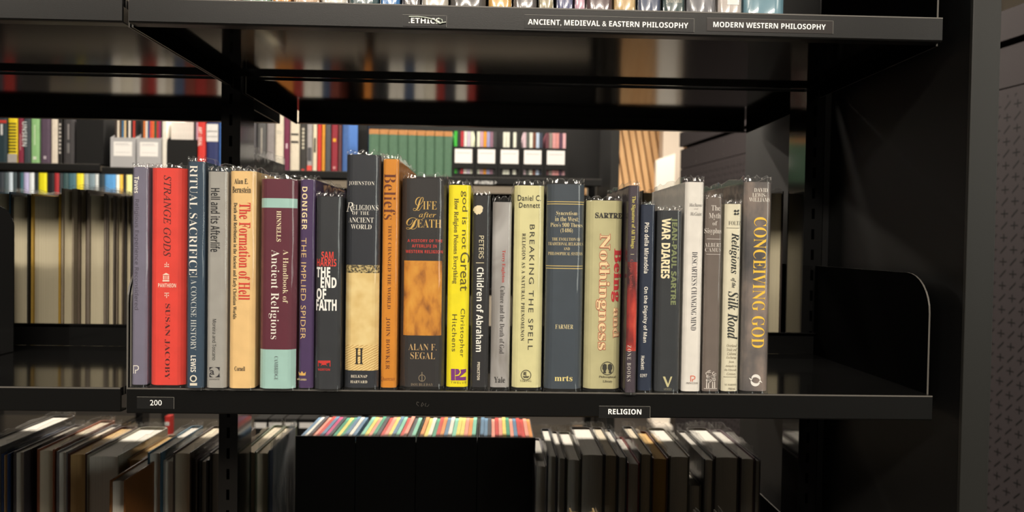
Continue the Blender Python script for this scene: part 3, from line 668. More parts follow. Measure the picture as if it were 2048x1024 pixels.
prev = -9
for i, B in enumerate(MAIN):
    xtl, xtr, xbl, xbr = B['x']; xm = (xtl+xtr+xbl+xbr)/4
    edge = 775+0.0143*(xm-260)
    Y = B.get('Y', max(-0.007, min(0.012, (edge-B['by'])/300*0.79+0.003)))
    X0 = (at(xtl, B['bt'], Y).x+at(xbl, B['by'], Y).x)/2; X1 = (at(xtr, B['bt'], Y).x+at(xbr, B['by'], Y).x)/2
    X0 = max(X0, prev+0.0016); prev = X1
    X0 += 0.0008; X1 -= 0.0008
    h = at((xtl+xtr)/2, B['bt'], Y).z-ZM; film = max(0.002, at((xtl+xtr)/2, B['ft'], Y).z-ZM-h)
    dep = 0.135+0.1*(h-0.2)/0.07*0.5 + random.Random(i).uniform(-.005, .008)
    cov = pic_mat(B['pic']) if B.get('pic') in ('marble', 'cloud') else cmat(B['c'], 0.42)
    rise = 0.0025
    t = build_book('book', B['l'], X0, X1, Y, dep, ZM, h, cov, PAGESW, 'main row of library books', film=film, rise=rise, board=0.002)
    w = X1-X0; b = min(0.0075, 0.16*w); sf = spine_surf(w, dep, b)
    org = Vector(((X0+X1)/2, Y, ZM))                     # local origin measured on the spine plane
    off = -dep/2
    def band(name, c, y0, y1, lift=0.0002, m_=None, frac=1.0):
        za, zb = at(xm, y1, Y).z-ZM, at(xm, y0, Y).z-ZM
        za = max(za, rise)
        pr = [(x*frac*.9995, sf(x*frac*.9995)-lift) for x, yy in profile(w, dep, b)[3:-3]]
        mb = MB(); K = 1
        mb.grid([[(x, yy, za) for x, yy in pr], [(x, yy, zb) for x, yy in pr]])
        return obj(name, mb, m_ or cmat(c, 0.42), t)
    for (c, y0, y1, _) in B.get('bands', []): band('colour_band', c, y0, y1)
    for y0 in B.get('rules', []): band('gold_rule', (226, 200, 120), y0-0.7, y0+0.7, m_=mat('gold_foil', (226, 200, 120), 0.4))
    for y0 in B.get('rulesw', []): band('white_rule', (214, 206, 200), y0-0.5, y0+0.5, frac=.86)
    for y0 in B.get('rulesk', []): band('dark_rule', (84, 78, 66), y0-0.4, y0+0.4, frac=.8)
    if B.get('pic') == 'sand':
        band('spine_picture', None, 536, 700, m_=pic_mat('sand')); band('spine_picture', None, 530, 546, 0.0003, m_=pic_mat('sandtop')); band('spine_picture', None, 690, 741, 0.0003, m_=pic_mat('ripple'))
    if B.get('pic') == 'gold':
        band('spine_picture', None, 521.5, 671, m_=pic_mat('gold'), frac=.87)
    if B.get('pic') == 'redphoto':
        band('spine_picture', None, 524, 702, m_=pic_mat('redphoto'))
    groups = {}
    for T in B['t']: groups.setdefault((T[3], len(groups) if T[0] in ('Nothingness', 'and') else 0), []).append(T)
    lift = 0.0
    for gi, ((col, _), ts) in enumerate(groups.items()):
        mb = MB()
        for T in ts:
            sp_ = T[5] if len(T) > 5 else 1.0; of = T[6] if len(T) > 6 else None
            put_text(mb, T[0], T[1], T[2], Y, org, T[4], lambda x: sf(x)-0.0001*gi*(1 if T[0] in ('Nothingness', 'and') else 0.3), sp_, of)
        drape(obj('spine_lettering', mb, mat('ink_%d_%d_%d' % col, col, 0.5, 0.3), t), w, sf)
    for (col, shapes) in B.get('k', []):
        mb = MB()
        def L(px, py):
            p = at(px, py, Y)-org; return (p.x, sf(p.x)-0.0004-(0.0002 if sum(col) < 200 else 0), p.z)
        def addpoly(pp):
            n_ = len(mb.v); mb.v += [L(*q) for q in pp]; mb.face(range(n_, n_+len(pp)))
        def addring(cx, cy, r, r2, a0=0, a1=2*math.pi, k=24):
            o_ = [L(cx+r*math.cos(a0+(a1-a0)*q/k), cy+r*math.sin(a0+(a1-a0)*q/k)) for q in range(k+1)]
            i_ = [L(cx+r2*math.cos(a0+(a1-a0)*q/k), cy+r2*math.sin(a0+(a1-a0)*q/k)) for q in range(k+1)]
            mb.grid([o_, i_])
        for s in shapes:
            if s[0] == 'rect': addpoly([(s[1], s[2]), (s[3], s[2]), (s[3], s[4]), (s[1], s[4])])
            elif s[0] == 'poly': addpoly(s[1])
            elif s[0] == 'disc': addpoly([(s[1]+s[3]*math.cos(a*math.pi/10), s[2]+s[3]*math.sin(a*math.pi/10)) for a in range(20)])
            elif s[0] == 'ring': addring(*s[1:])
            elif s[0] == 'splash':
                rr = random.Random(3)
                addpoly([(s[1]+s[3]*rr.uniform(.72, 1.05)*math.cos(a*math.pi/14), s[2]+s[3]*rr.uniform(.72, 1.05)*math.sin(a*math.pi/14)) for a in range(28)])
            elif s[0] == 'frame_a':
                x0_, y0_, x1_, y1_ = s[1:]; cx, cy = (x0_+x1_)/2-1, (y0_+y1_)/2
                for (ca, cb, a0) in ((x0_, y0_, math.pi), (x1_, y0_, -math.pi/2), (x1_, y1_, 0), (x0_, y1_, math.pi/2)):
                    R = 10.2
                    addpoly([(ca, cb)] + [(cx+R*math.cos(a0+math.pi/2*q/6), cy+R*math.sin(a0+math.pi/2*q/6)) for q in range(7)])
                put_text(mb, 'a', 'bf', (x0_+1, y0_+6, x0_+10, y1_-5), Y, org, 0, sf)
            elif s[0] == 'tree':
                cx, cy = s[1], s[2]; rr = random.Random(5)
                for q in range(30):
                    a = rr.uniform(0, 6.28); r_ = 11*math.sqrt(rr.random())
                    addring(cx+r_*math.cos(a), cy-7+r_*0.95*math.sin(a), rr.uniform(2.2, 3.4), rr.uniform(1.3, 1.9), rr.uniform(0, 3), rr.uniform(4, 6.2), 10)
                for q in (-8, -4, 4, 8): addpoly([(cx+q-.8, cy+3), (cx+q+.8, cy+3), (cx+q+1.2, cy+16), (cx+q-1.2, cy+16)])
                addpoly([(cx-13, cy+16.5), (cx+13, cy+16.5), (cx+13, cy+17.7), (cx-13, cy+17.7)])
            elif s[0] == 'swirl':
                cx, cy, r = s[1:]
                for ph in (0.5, 0.5+math.pi):
                    o_, i_ = [], []
                    for q in range(15):
                        a = ph+2.75*q/14; wd = 0.5*r*math.sin(math.pi*min(1, (q+.5)/14*1.0))**.7
                        o_.append(L(cx+(r*.72+wd*.5)*math.cos(a), cy+(r*.72+wd*.5)*math.sin(a))); i_.append(L(cx+(r*.72-wd*.5)*math.cos(a), cy+(r*.72-wd*.5)*math.sin(a)))
                    mb.grid([o_, i_])
                    a = ph+2.75; ax, ay = cx+r*.72*math.cos(a), cy+r*.72*math.sin(a); tx, ty = -math.sin(a), math.cos(a)
                    addpoly([(ax-.15*r*tx, ay-.15*r*ty), (ax+math.cos(a)*.42*r+tx*.3*r, ay+math.sin(a)*.42*r+ty*.3*r), (ax+tx*.16*r, ay+ty*.16*r), (ax-math.cos(a)*.3*r+tx*.35*r, ay-math.sin(a)*.3*r+ty*.35*r)])
        drape(obj('publisher_mark', mb, mat('ink_%d_%d_%d' % col, col, 0.5, 0.3), t), w, sf)
    # lettering and marks were measured on the spine plane y = Y, which is local -dep/2

# ================================================================== the row on the upper shelf (only its foot is in view)
UPR = [(268,330,(120,118,116),'mid grey'),(333,392,(226,222,212),'cream'),(395,428,(214,206,196),'pale grey'),(431,479,(226,176,148),'peach'),(481,540,(164,204,178),'mint green'),
 (543,581,(232,158,66),'bright orange'),(584,638,(214,180,148),'beige'),(641,695,(236,232,222),'white'),(698,757,(32,76,82),'dark teal'),(760,800,(44,124,196),'bright blue'),
 (803,840,(84,78,80),'dark grey'),(843,897,(206,198,186),'pale beige'),(900,972,(82,78,76),'wide charcoal'),(976,1024,(230,178,92),'golden'),(1027,1074,(98,92,92),'grey brown'),
 (1077,1108,(164,152,116),'khaki'),(1112,1147,(74,80,128),'violet blue'),(1149,1171,(208,160,182),'thin pink'),(1173,1226,(90,66,70),'maroon brown'),(1228,1273,(210,176,118),'sandy'),
 (1276,1323,(74,86,116),'slate blue'),(1326,1371,(32,66,66),'bottle green'),(1374,1434,(116,116,122),'steel grey'),(1437,1486,(206,196,190),'speckled white'),(1490,1573,(112,156,174),'wide blue grey')]
prevu = -9
for i, (a, b_, c, nm) in enumerate(UPR):
    Y = 0.006
    x0, x1 = max(at(a, 15, Y).x+0.0008, prevu+.0006), at(b_, 15, Y).x-0.0008; prevu = x1
    h = 0.205+0.045*random.random()
    t = build_book('book', '%s book, %s, only its foot visible above the philosophy labels' % (nm, nth(i, len(UPR))), x0, x1, Y, 0.15, ZT, h,
                   cmat(c, 0.42), PAGES, 'books on the upper shelf', film=0.006, rise=0.002, filmmat=FILMU)
    w = x1-x0; sf = spine_surf(w, .15, min(.0075, .16*w)); org = Vector(((x0+x1)/2, Y, ZT))
    if nm == 'bottle green':
        m = MB(); put_text(m, 'OXFORD', 'serif', (1334, -3, 1364, 6), Y, org, 0, sf); obj('spine_lettering', m, mat('ink_200_196_180', (200, 196, 180), .5, .3), t)
    if nm == 'speckled white':
        m = MB(); p, q = at(1455, -30, Y)-org, at(1478, 10, Y)-org
        m.box(p.x, q.x, sf(0)-.0004, sf(0), q.z, p.z); obj('spine_label', m, CARD, t)

# ================================================================== far-side main level: page edges towards the viewer
LASTX = {}
def fore_book(label, a, b_, ytop, D, depth, z, cov, pages, group, film=0.006, hard=0.0024, **k):
    Y = D-0.79
    x0, x1 = at(a, ytop+40, Y).x-.0014, at(b_, ytop+40, Y).x+.0014
    if k.pop('free', 0) == 0:
        x0 = max(x0, LASTX.get((z, group), -9)+.0009); LASTX[(z, group)] = x1
    hard = min(hard, .0019) if hard < .0026 else hard
    h = at((a+b_)/2, ytop, Y).z-z
    return build_book('book', label, x0, x1, Y, depth, z, h, cov, pages, group, fore=True, film=film, board=hard, **k)
G = 'books seen from their page edges behind the empty shelf'
fore_book('blue jacketed book at the far left behind the black bookend', -22, 19, 383, 1.17, .16, ZM, cmat((58,96,122)), PAGEDIM, G)
fore_book('book with cream page edges just right of the black bookend', 22, 55, 389, 1.17, .16, ZM, cmat((58,56,50)), PAGEDIM, G)
fore_book('wide book with yellowish covers and cream page edges', 64, 120, 388, 1.17, .17, ZM, cmat((176,142,62)), PAGEDIM, G, hard=.0035)
fore_book('taller book with pale grey page edges right of the yellowish one', 122, 146, 377, 1.17, .18, ZM, cmat((150,138,118)), PAGEDIM, G, hard=.003)
fore_book('tall brownish thin book in film with page edges facing', 147, 174, 379, 1.18, .19, ZM, cmat((104,92,80)), PAGEDIM, G, film=.008, hard=.007)
fore_book('thick book with olive cream page edges, shorter than the brownish one', 176, 211, 387, 1.17, .16, ZM, cmat((122,112,100)), PAGEDIM, G, hard=.004)
fore_book('slim grey book right of the thick olive cream page edges', 212, 227, 391, 1.17, .15, ZM, cmat((112,104,94)), PAGEDIM, G)
fore_book('slim book with dull tan page edges beside the lavender-grey spine', 228, 244, 392, 1.175, .15, ZM, cmat((128,116,100)), PAGEDIM, G)
fore_book('thin dark book partly hidden by the lavender-grey spine', 245, 262, 392, 1.18, .15, ZM, cmat((58,54,54)), PAGEDIM, G)
fore_book('tall black film-wrapped book standing behind the maroon handbook', 470, 497, 304, 1.17, .20, ZM, cmat((22,21,22)), PAGEDIM, 'books behind the main row', film=.012)
fore_book('book with olive page edges showing behind the thin navy book', 1286, 1316, 381, 1.17, .16, ZM, cmat((84,80,60)), PAGEDIM, 'books behind the main row')
fore_book('dark book with grey page edges behind the smoky rightmost book', 1533, 1565, 382, 1.17, .17, ZM, cmat((52,44,42)), PAGEDIM, 'books behind the main row', film=.006)

# bookend on the empty shelf
p = at(28, 410, 0.235); t = thing('bookend', 'black metal bookend with a rounded top at the left edge', 'bookend', (p.x-0.07, 0.235, ZM))
hh = p.z-ZM; r = .03
pts = [(-.07, 0), (.07, 0), (.07, hh-r)] + [(.07-r+r*math.cos(a), hh-r+r*math.sin(a)) for a in [k*math.pi/16 for k in range(1, 9)]] + [(-.07+r-r*math.sin(a), hh-r+r*math.cos(a)) for a in [k*math.pi/16 for k in range(0, 9)]]
obj('plate', MB().prism(pts, 'y', -0.001, 0.001), METAL, t)
obj('foot', MB().box(-.07, .07, -.10, -.001, 0.0002, .0015), METAL, t)

# ================================================================== far-side lower level
G = 'books in the lower left bay with lit tops'
B3 = cmat
fore_book('large white-topped book cut off at the lower left corner', -48, 0, 893, 1.165, .21, ZL, cmat((72,70,68)), PAGESW, G)
LL = [ # label, x0, x1, top, D, depth, cover, pages, extra
 ('cream-topped book with a blue cover edge at lower left', 1,15,908,1.165,.17,(44,62,98),PAGEST,{}),
 ('thin dark film-wrapped book beside the blue-edged one', 16,27,910,1.17,.165,(32,30,30),PAGES,{}),
 ('slim book with purplish grey page edges at lower left', 29,48,903,1.165,.17,(70,64,66),PAGESG,{}),
 ('dark maroon book set back between pale page edges', 50,73,898,1.19,.15,(58,26,28),PAGESG,{'hard':.008}),
 ('book with rust orange cover edge and bright lit top', 76,106,899,1.165,.19,(140,78,52),PAGES,{}),
 ('very thin pale booklet right of the rust-edged book', 107,113,918,1.17,.15,(150,146,140),PAGESG,{'film':None,'hard':.001}),
 ('slim book with white pages next to the tan-paged one', 115,133,903,1.165,.17,(120,116,118),PAGESW,{}),
 ('book with brown tan page edges and dark red headband', 136,171,907,1.165,.17,(72,40,34),PAGEST,{}),
 ('thickest white-topped book of the lower left group', 173,236,911,1.165,.18,(150,146,132),PAGESW,{}),
 ('tan-paged book half hidden by a protruding brown booklet', 240,283,918,1.19,.15,(142,118,84),PAGEST,{'film':None}),
 ('film-wrapped book with a light blue cover edge', 297,321,905,1.165,.17,(70,104,124),PAGESW,{}),
 ('short white-topped book right of the light blue edge', 325,346,921,1.17,.165,(180,176,170),PAGESW,{}),
 ('broad book with cream lit top near the upright', 348,380,905,1.165,.17,(86,76,70),PAGES,{}),
 ('thin plum grey folder beside the upright post', 382,393,918,1.175,.16,(84,70,74),PAGESG,{'hard':.001}),
 ('dark thin volume, second before the upright post', 396,414,921,1.18,.16,(44,40,42),PAGESG,{'hard':.004}),
 ('dark grey volume partly hidden by the upright post', 417,446,905,1.185,.16,(74,70,72),PAGESG,{'hard':.003}),
 ('pale green-edged slim book right of the upright post', 486,510,903,1.175,.17,(96,110,88),PAGES,{}),
 ('book with olive page edges and lit top right of the post', 512,536,905,1.17,.17,(112,118,96),PAGES,{}),
]
for (lb, a, b_, yt, D, dp, c, pg, ex) in LL:
    kw = dict(film=.008); kw.update(ex)
    fore_book(lb, a, b_, yt, D, dp, ZL, cmat(c), pg, G, **kw)
t = fore_book('short brown booklet pulled forward in front of the others', 221, 249, 960, 1.08, .15, ZL, cmat((116,72,34)), PAGESG, G, film=None, hard=.0026, free=1)
fore_book('book in crumpled grey plastic leaning against the black files', 523, 538.5, 902, 1.165, .145, ZL, cmat((78,84,100)), PAGES, G, film=.010, filmmat=FILMW, crumple=1.6)

# black magazine files
MAGC = [((196,64,58),'red'),((226,208,110),'yellow'),((92,128,158),'blue'),((222,218,206),'white'),((226,150,130),'salmon'),((70,150,120),'green'),((190,70,120),'magenta'),((60,62,70),'dark'),((216,142,76),'orange'),((126,196,170),'mint'),((150,142,150),'grey')]
YF = 1.245-0.79
fx = [at(px, 880, YF).x for px in (590, 711, 832, 955, 1072)]
fz = at(830, 874, YF).z
SEQ = ['82302611570', '5880431493', '18408059145', '2340519048']
WH = ['leftmost', 'second', 'third', 'rightmost']
SEQS = [[2,3,7,4,0,2,6,7,5,1,5,2,3,2], [9,1,4,5,7,0,4,1,2,9,0,4,7,9], [8,1,3,5,0,8,2,3,9,1,1,4,8,9], [2,2,7,4,0,4,1,5,4,2,0,0,4,8]]
for i in range(4):
    x0, x1 = fx[i]+.0008, fx[i+1]-.0008; w = x1-x0; H = fz-ZL
    t = thing('magazine_file', 'black magazine file full of magazines on lower shelf, %s of four' % WH[i], 'magazine file', ((x0+x1)/2, YF, ZL), 0, 'black magazine files on the lower shelf')
    D_ = .185
    obj('front_panel', MB().box(-w/2, w/2, 0, .002, 0, H), BLACKBOX, t)
    side = [(0.0022, 0), (D_, 0), (D_, H-.012), (0.0022, H-.012)]
    for sx in (-1, 1): obj('side_panel', MB().prism(side, 'x', sx*(w/2-.002), sx*w/2), BLACKBOX, t)
    obj('base_panel', MB().box(-w/2+.0021, w/2-.0021, .0022, D_, 0, .002), BLACKBOX, t)
    sq = SEQS[i]; pw = (w-.006)/len(sq)
    for j, ci in enumerate(sq):
        c, cn = MAGC[ci]
        xa = x0+.003+pw*j
        m = MB().box(-pw*.47, pw*.47, -.075, .075, 0, H-.006-.002+random.uniform(0, .004))
        o = obj('magazine', m, cmat(c, .35), None, (xa+pw/2, YF+.079, ZL+.002))
        tag(o, '%s magazine, %s in the %s black magazine file' % (cn, nth(j, len(sq)), WH[i]), 'magazine', 'magazines in the black files')

# lower right group
G = 'books in the lower right bay with lit tops'
LR = [
 ('short white-topped book right against the black files', 1072,1091,931,1.165,.165,(150,146,148),PAGESW,{}),
 ('slim white-topped book, second right of the black files', 1093,1112,911,1.165,.17,(60,62,70),PAGESW,{}),
 ('slim cream-topped book, third right of the black files', 1114,1130,915,1.17,.165,(70,62,58),PAGESW,{}),
 ('book with olive covers left of the thick one', 1133,1159,918,1.165,.17,(92,90,74),PAGESW,{}),
 ('thick rounded book with broad white lit top', 1162,1206,908,1.165,.175,(50,42,36),PAGESW,{}),
 ('book with cream top between thick and slate ones', 1209,1233,909,1.165,.175,(62,56,50),PAGES,{}),
 ('slate-covered book with a very white lit top', 1236,1252,913,1.165,.17,(56,62,70),PAGESW,{}),
 ('shorter book with a bright red headband', 1255,1277,926,1.165,.16,(120,40,38),PAGESW,{}),
 ('book with dark hollow headband before the orange-paged one', 1281,1302,907,1.165,.175,(46,46,46),PAGES,{}),
 ('book with amber orange page edges and red corner', 1305,1334,916,1.165,.17,(86,44,40),page_mat('pages_amber',(222,182,118)),{}),
 ('broad white-topped book left of the gap', 1340,1377,912,1.165,.18,(86,82,66),PAGESW,{}),
 ('small short book standing low in the gap', 1378,1400,970,1.17,.15,(110,104,92),PAGESW,{'film':.004}),
 ('slim white-topped book right of the gap', 1409,1426,918,1.165,.18,(64,62,60),PAGESW,{'film':.012}),
 ('thickest rounded book at the lower right', 1429,1476,913,1.165,.185,(58,48,40),PAGESW,{'film':.012}),
 ('white-topped book in loose film, last but one', 1482,1508,916,1.165,.18,(92,70,76),PAGESW,{'film':.014}),
 ('thin film-wrapped pamphlet at the right end of lower row', 1510,1519,920,1.165,.17,(90,84,92),PAGESW,{'film':.006,'hard':.0008}),
]
for (lb, a, b_, yt, D, dp, c, pg, ex) in LR:
    kw = dict(film=.009); kw.update(ex)
    fore_book(lb, a, b_, yt, D, dp, ZL, cmat(c), pg, G, **kw)

# tips of the books on the lowest front shelf
G = 'book tips rising at the bottom edge'
for (lb, a, b_, yt, c, fl) in [('black book whose clear jacket corners peep up at bottom edge', 946, 1026, 1027, (20,20,22), .010), ('tan book in plastic whose top just rises at bottom edge', 1138, 1187, 1018, (176,152,112), .009),
        ('dark film-wrapped book at bottom edge under the low gap', 1386, 1430, 1021, (60,58,54), .008)]:
    Y = .006; dp = .17; x0, x1 = at(a, yt, Y+dp).x, at(b_, yt, Y+dp).x
    build_book('book', lb, x0, x1, Y, dp, ZL, at((a+b_)/2, yt, Y+dp-.004).z-ZL, cmat(c), PAGEST if c[0] > 100 else BLACKPG, G, film=fl)

# ================================================================== the shelving across the rear aisle
YFAR = 2.72-0.79; KF = 2.72/F
jx = [-2.43, -1.479, -0.530, 0.418]
ZA = [EYE+.270, EYE+.260, EYE+.2475]
def px_x(px, py=300, Y=YFAR): return at(px, py, Y).x
bayn = ['left', 'middle', 'right']
fshelf = []
for bi in range(3):
    x0, x1 = jx[bi]+.003, jx[bi+1]-.003
    for li, zz in enumerate((ZA[bi], ZA[bi]-.427, ZA[bi]-.854-.17)):
        t, o = make_shelf('black shelf across the rear aisle, %s bay, %s level' % (bayn[bi], ['upper', 'middle', 'lower'][li]), x0, x1, zz, YFAR, YFAR+.29, und=.006)
        t['group'] = 'shelves across the rear aisle'
        fshelf.append(t)
for i, x in enumerate(jx):
    t = thing('upright_post', 'black upright of the shelving across the rear aisle, %s of four' % WH[i], 'shelf post', (x, YFAR+.33, 0))
    obj('column', MB().box(-.015, .015, -.03, .03, 0, 2.2), METAL, t)
    obj('base_foot', MB().box(-.02, .02, -.3, .3, 0, .05), METAL, t)
xe = px_x(1222)
t = thing('end_panel', 'narrow dark grey end panel of the shelving across the aisle', 'panel', (xe+.0155, YFAR+.15, 0))
obj('board', MB().box(-.0155, .0155, -.155, .28, 0, 2.25), BOARD, t)
obj('edge_trim', MB().box(-.0155, .0155, -.16, -.155, 0, 2.25), PANEL, t)
for bi in range(3):      # closed backs of the upper level
    sh_ = fshelf[bi*3]; xr = (xe-.001 if bi == 2 else jx[bi+1]-.004)-sh_.location.x
    tag(obj('backdrop', MB().box(jx[bi]+.004-sh_.location.x, xr, .2905, .2945, 0, .40), BOARD, None, sh_.location), 'black sheet behind the upper row across the aisle, %s bay' % bayn[bi], 'panel')
for bi in (1, 2):   # and of the middle level
    sh_ = fshelf[bi*3+1]; x0 = (jx[bi]+.36 if bi == 1 else jx[bi]+.004); x1 = jx[bi+1]-.004
    tag(obj('backdrop', MB().box(x0-sh_.location.x, x1-sh_.location.x, .2905, .2945, 0, .385), BOARD, None, sh_.location), 'black sheet under the upper shelf across the aisle, %s bay' % bayn[bi], 'panel')
# lip lettering
m = MB(); put_text(m, 'ART & AUSTRALIA', 'sansb', (949, 361.5, 986, 368.5), YFAR, fshelf[6].location, False, lambda x: -.0002)
put_text(m, '>', 'sansb', (989, 362, 993, 368), YFAR, fshelf[6].location, False, lambda x: -.0002)
obj('lettering', m, mat('label_white', (250, 250, 248)), fshelf[6])

def far_book(a, b_, z, h, c, label, group, Y=YFAR, depth=.17, off=.012, text=None, tcol=None, py=300, parts=None, tilt=0.0):
    x0, x1 = at(a, py, Y).x+.0006, at(b_, py, Y).x-.0006; w = x1-x0
    bl = min(.004, w*.12)
    m = MB(); pr = profile(w, depth, bl, 0, 6); m.prism(pr, 'z', 0, h)
    o = obj('book', m, cmat(c, .45), None, ((x0+x1)/2, Y+off+depth/2, z))
    o.rotation_euler[1] = tilt
    tag(o, label, 'book', group)
    sf = lambda x: -depth/2
    for (nm, col, ya, yb, fr) in (parts or []):
        zb, za = at((a+b_)/2, ya, Y+off).z-z, at((a+b_)/2, yb, Y+off).z-z
        mb = MB().box(-w*fr/2, w*fr/2, -depth/2-.0008, -depth/2-.0001, za, zb)
        obj(nm, mb, cmat(col, .45), o)
    if text:
        mb = MB(); s_, st, box = text; put_text(mb, s_, st, box, Y+off, Vector(((x0+x1)/2, Y+off, z)), True, lambda x: -depth/2-.0009)
        obj('spine_lettering', mb, mat('ink_%d_%d_%d' % tcol, tcol, .5, .3), o)
    return o
G = 'books across the rear aisle, upper left'
FB = [(-30,-12,(90,92,96),'grey'),(-11,9,(38,58,66),'dark teal'),(11,30,(236,212,36),'yellow black-striped'),(31,42,(136,44,66),'crimson'),(43,56,(62,72,78),'slate'),(57,74,(146,196,134),'light green'),(76,96,(90,74,92),'muted purple'),(98,111,(230,220,204),'cream'),(112,120,(30,28,28),'thin black'),(122,144,(64,62,64),'dark grey')]
for i, (a, b_, c, nm) in enumerate(FB):
    kw = {}
    if nm.startswith('yellow'): kw['parts'] = [('black_stripe', (40,38,30), 246+q*6.2, 248.6+q*6.2, .8) for q in range(10)] + [('grey_foot', (176,172,168), 308, 328, 1.0)]
    if nm == 'slate': kw.update(text=('UNSEEN', 'sansb', (45,244,54,292)), tcol=(210,214,214))
    if nm == 'cream': kw.update(text=('Long Day Coming', 'italb', (101,244,108,302)), tcol=(120,104,96)) if False else {}
    if nm == 'thin black': kw['parts'] = [('white_marks', (214,208,200), 247+q*8, 251+q*8, .5) for q in range(8)]
    if nm == 'dark grey': kw['parts'] = [('grey_marks', (150,146,146), 248, 279, .12), ('grey_marks', (120,118,118), 286, 306, .2)]
    if nm == 'crimson': kw['parts'] = [('pale_marks', (206,150,150), 268, 300, .12)]
    if nm == 'light green': kw['parts'] = [('pale_marks', (200,224,186), 250, 290, .14), ('publisher_mark', (226,236,216), 313, 319, .4)]
    if nm == 'muted purple': kw['parts'] = [('publisher_mark', (200,190,200), 312, 318, .25)]
    if nm == 'dark teal': kw['parts'] = [('red_top', (188,60,50), 240, 246, 1.0), ('white_marks', (220,220,220), 248, 270, .2)]
    far_book(a, b_, ZA[0], .27+.01*random.random(), c, '%s book across the aisle, %s in the upper left row' % (nm, nth(i, len(FB))), G, **kw)
def far_box(name, label, a, b_, z, yt, c, depth, group, py=300, slope=True, top_extra=.07):
    x0, x1 = at(a, py, YFAR).x+.001, at(b_, py, YFAR).x-.001; w = x1-x0; h = at((a+b_)/2, yt, YFAR+.012).z-z
    t = thing(name, label, 'magazine file', ((x0+x1)/2, YFAR+.012, z), 0, group)
    obj('front_panel', MB().box(-w/2, w/2, 0, .003, 0, h), c, t)
    for sx in (-1, 1): obj('side_panel', MB().prism([(.0032, 0), (depth, 0), (depth, h+top_extra), (depth*.75, h+top_extra), (.0032, h)], 'x', sx*(w/2-.002), sx*w/2), c, t)
    return t, x0, x1, h
t, *_ = far_box('magazine_file', 'empty black magazine file left of the grey ones across the aisle', 148, 204, ZA[0], 238, BLACKBOX, .2, 'files across the aisle')
obj('divider', MB().box(-.05, .05, .19, .193, 0, .27), BLACKBOX, t)
MAG1 = [[((60,50,46),'dark'),((232,222,204),'white'),((90,70,50),'brown'),((60,110,150),'blue'),((230,200,150),'cream'),((40,40,44),'black'),((236,230,220),'ivory'),((40,42,46),'charcoal'),((196,60,48),'red'),((30,30,30),'thin black')],
        [((40,40,40),'black'),((212,120,60),'orange'),((232,226,214),'white'),((60,80,130),'blue'),((222,84,60),'red'),((230,110,60),'bright orange'),((40,90,60),'green'),((196,56,52),'crimson'),((150,60,110),'plum'),((60,54,54),'grey')]]
for bi, (a, b_) in enumerate(((217,268),(270,320))):
    side = ['left', 'right'][bi]
    t, x0, x1, h = far_box('magazine_file', 'light grey magazine file with white label across the aisle, %s of two' % side, a, b_, ZA[1], 275+bi, GREYBOX, .2, 'files across the aisle')
    w = x1-x0
    m = MB().box(-w*.37, w*.37, -.001, -.0001, h*.38, h*.86); lb_ = obj('file_label', m, CARD, t)
    m = MB(); m.box(-w*.3, w*.22, -.0014, -.0011, h*.78, h*.80); m.box(-w*.3, w*.3, -.0014, -.0011, h*.5, h*.51); m.box(-w*.3, w*.3, -.0014, -.0011, h*.74, h*.75)
    obj('printed_lines', m, mat('print_grey', (190, 188, 190), .5), lb_)
    pw = (w-.008)/10
    for j, (c, cn) in enumerate(MAG1[bi]):
        o = obj('magazine', MB().box(-pw*.42, pw*.42, -.08, .08, 0, h+.075), cmat(c, .4), None, (x0+.004+pw*(j+.5), YFAR+.115, ZA[1]+.0001))
        tag(o, '%s magazine, %s in the %s light grey file' % (cn, nth(j, 10), side), 'magazine', 'magazines in the grey files')
G = 'items across the rear aisle, upper middle'
far_book(321, 330, ZA[1], .28, (238,234,222), 'thin white book between the grey file and the black one', G)
t, x0, x1, h = far_box('magazine_file', 'wide black magazine file holding white spines across the aisle', 331, 391.5, ZA[1], 279, BLACKBOX, .2, 'files across the aisle')
pw = (x1-x0-.006)/11
for j in range(11):
    c = (236,230,222) if j < 9 else ((60,56,60) if j == 9 else (206,170,196))
    o = obj('magazine', MB().box(-pw*.45, pw*.45, -.08, .08, 0, h+.07), cmat(c, .4), None, (x0+.003+pw*(j+.5), YFAR+.115, ZA[1]+.0001))
    tag(o, '%s magazine, %s in the wide black file' % ('white' if j < 9 else ['dark', 'lilac'][j-9], nth(j, 11)), 'magazine', 'magazines in the wide black file')
FM = [(392,408,(216,58,52),'red white-lettered'),(410,434,(48,56,104),'navy white-topped'),(435,446,(62,102,168),'thin blue'),(447,470,(120,116,110),'grey'),(471,490,(200,190,176),'pale'),(491,510,(86,84,88),'dark'),
      (512,530,(92,92,92),'charcoal'),(531,547,(146,140,140),'mid grey'),(548,565,(230,220,200),'cream'),(566,577,(118,46,76),'plum'),(578,597,(228,218,198),'white black-barred'),(598,611,(62,60,58),'dark lettered'),(612,623,(170,166,166),'photo-spined'),
      (624,632,(232,222,196),'ivory'),(633,641,(212,58,54),'scarlet'),(642,648.5,(222,154,52),'orange'),(649,660,(84,86,90),'slate'),(661,674,(150,46,60),'crimson yellow-dotted'),(675,682,(100,62,62),'thin brown'),(683,697,(70,106,168),'blue')]
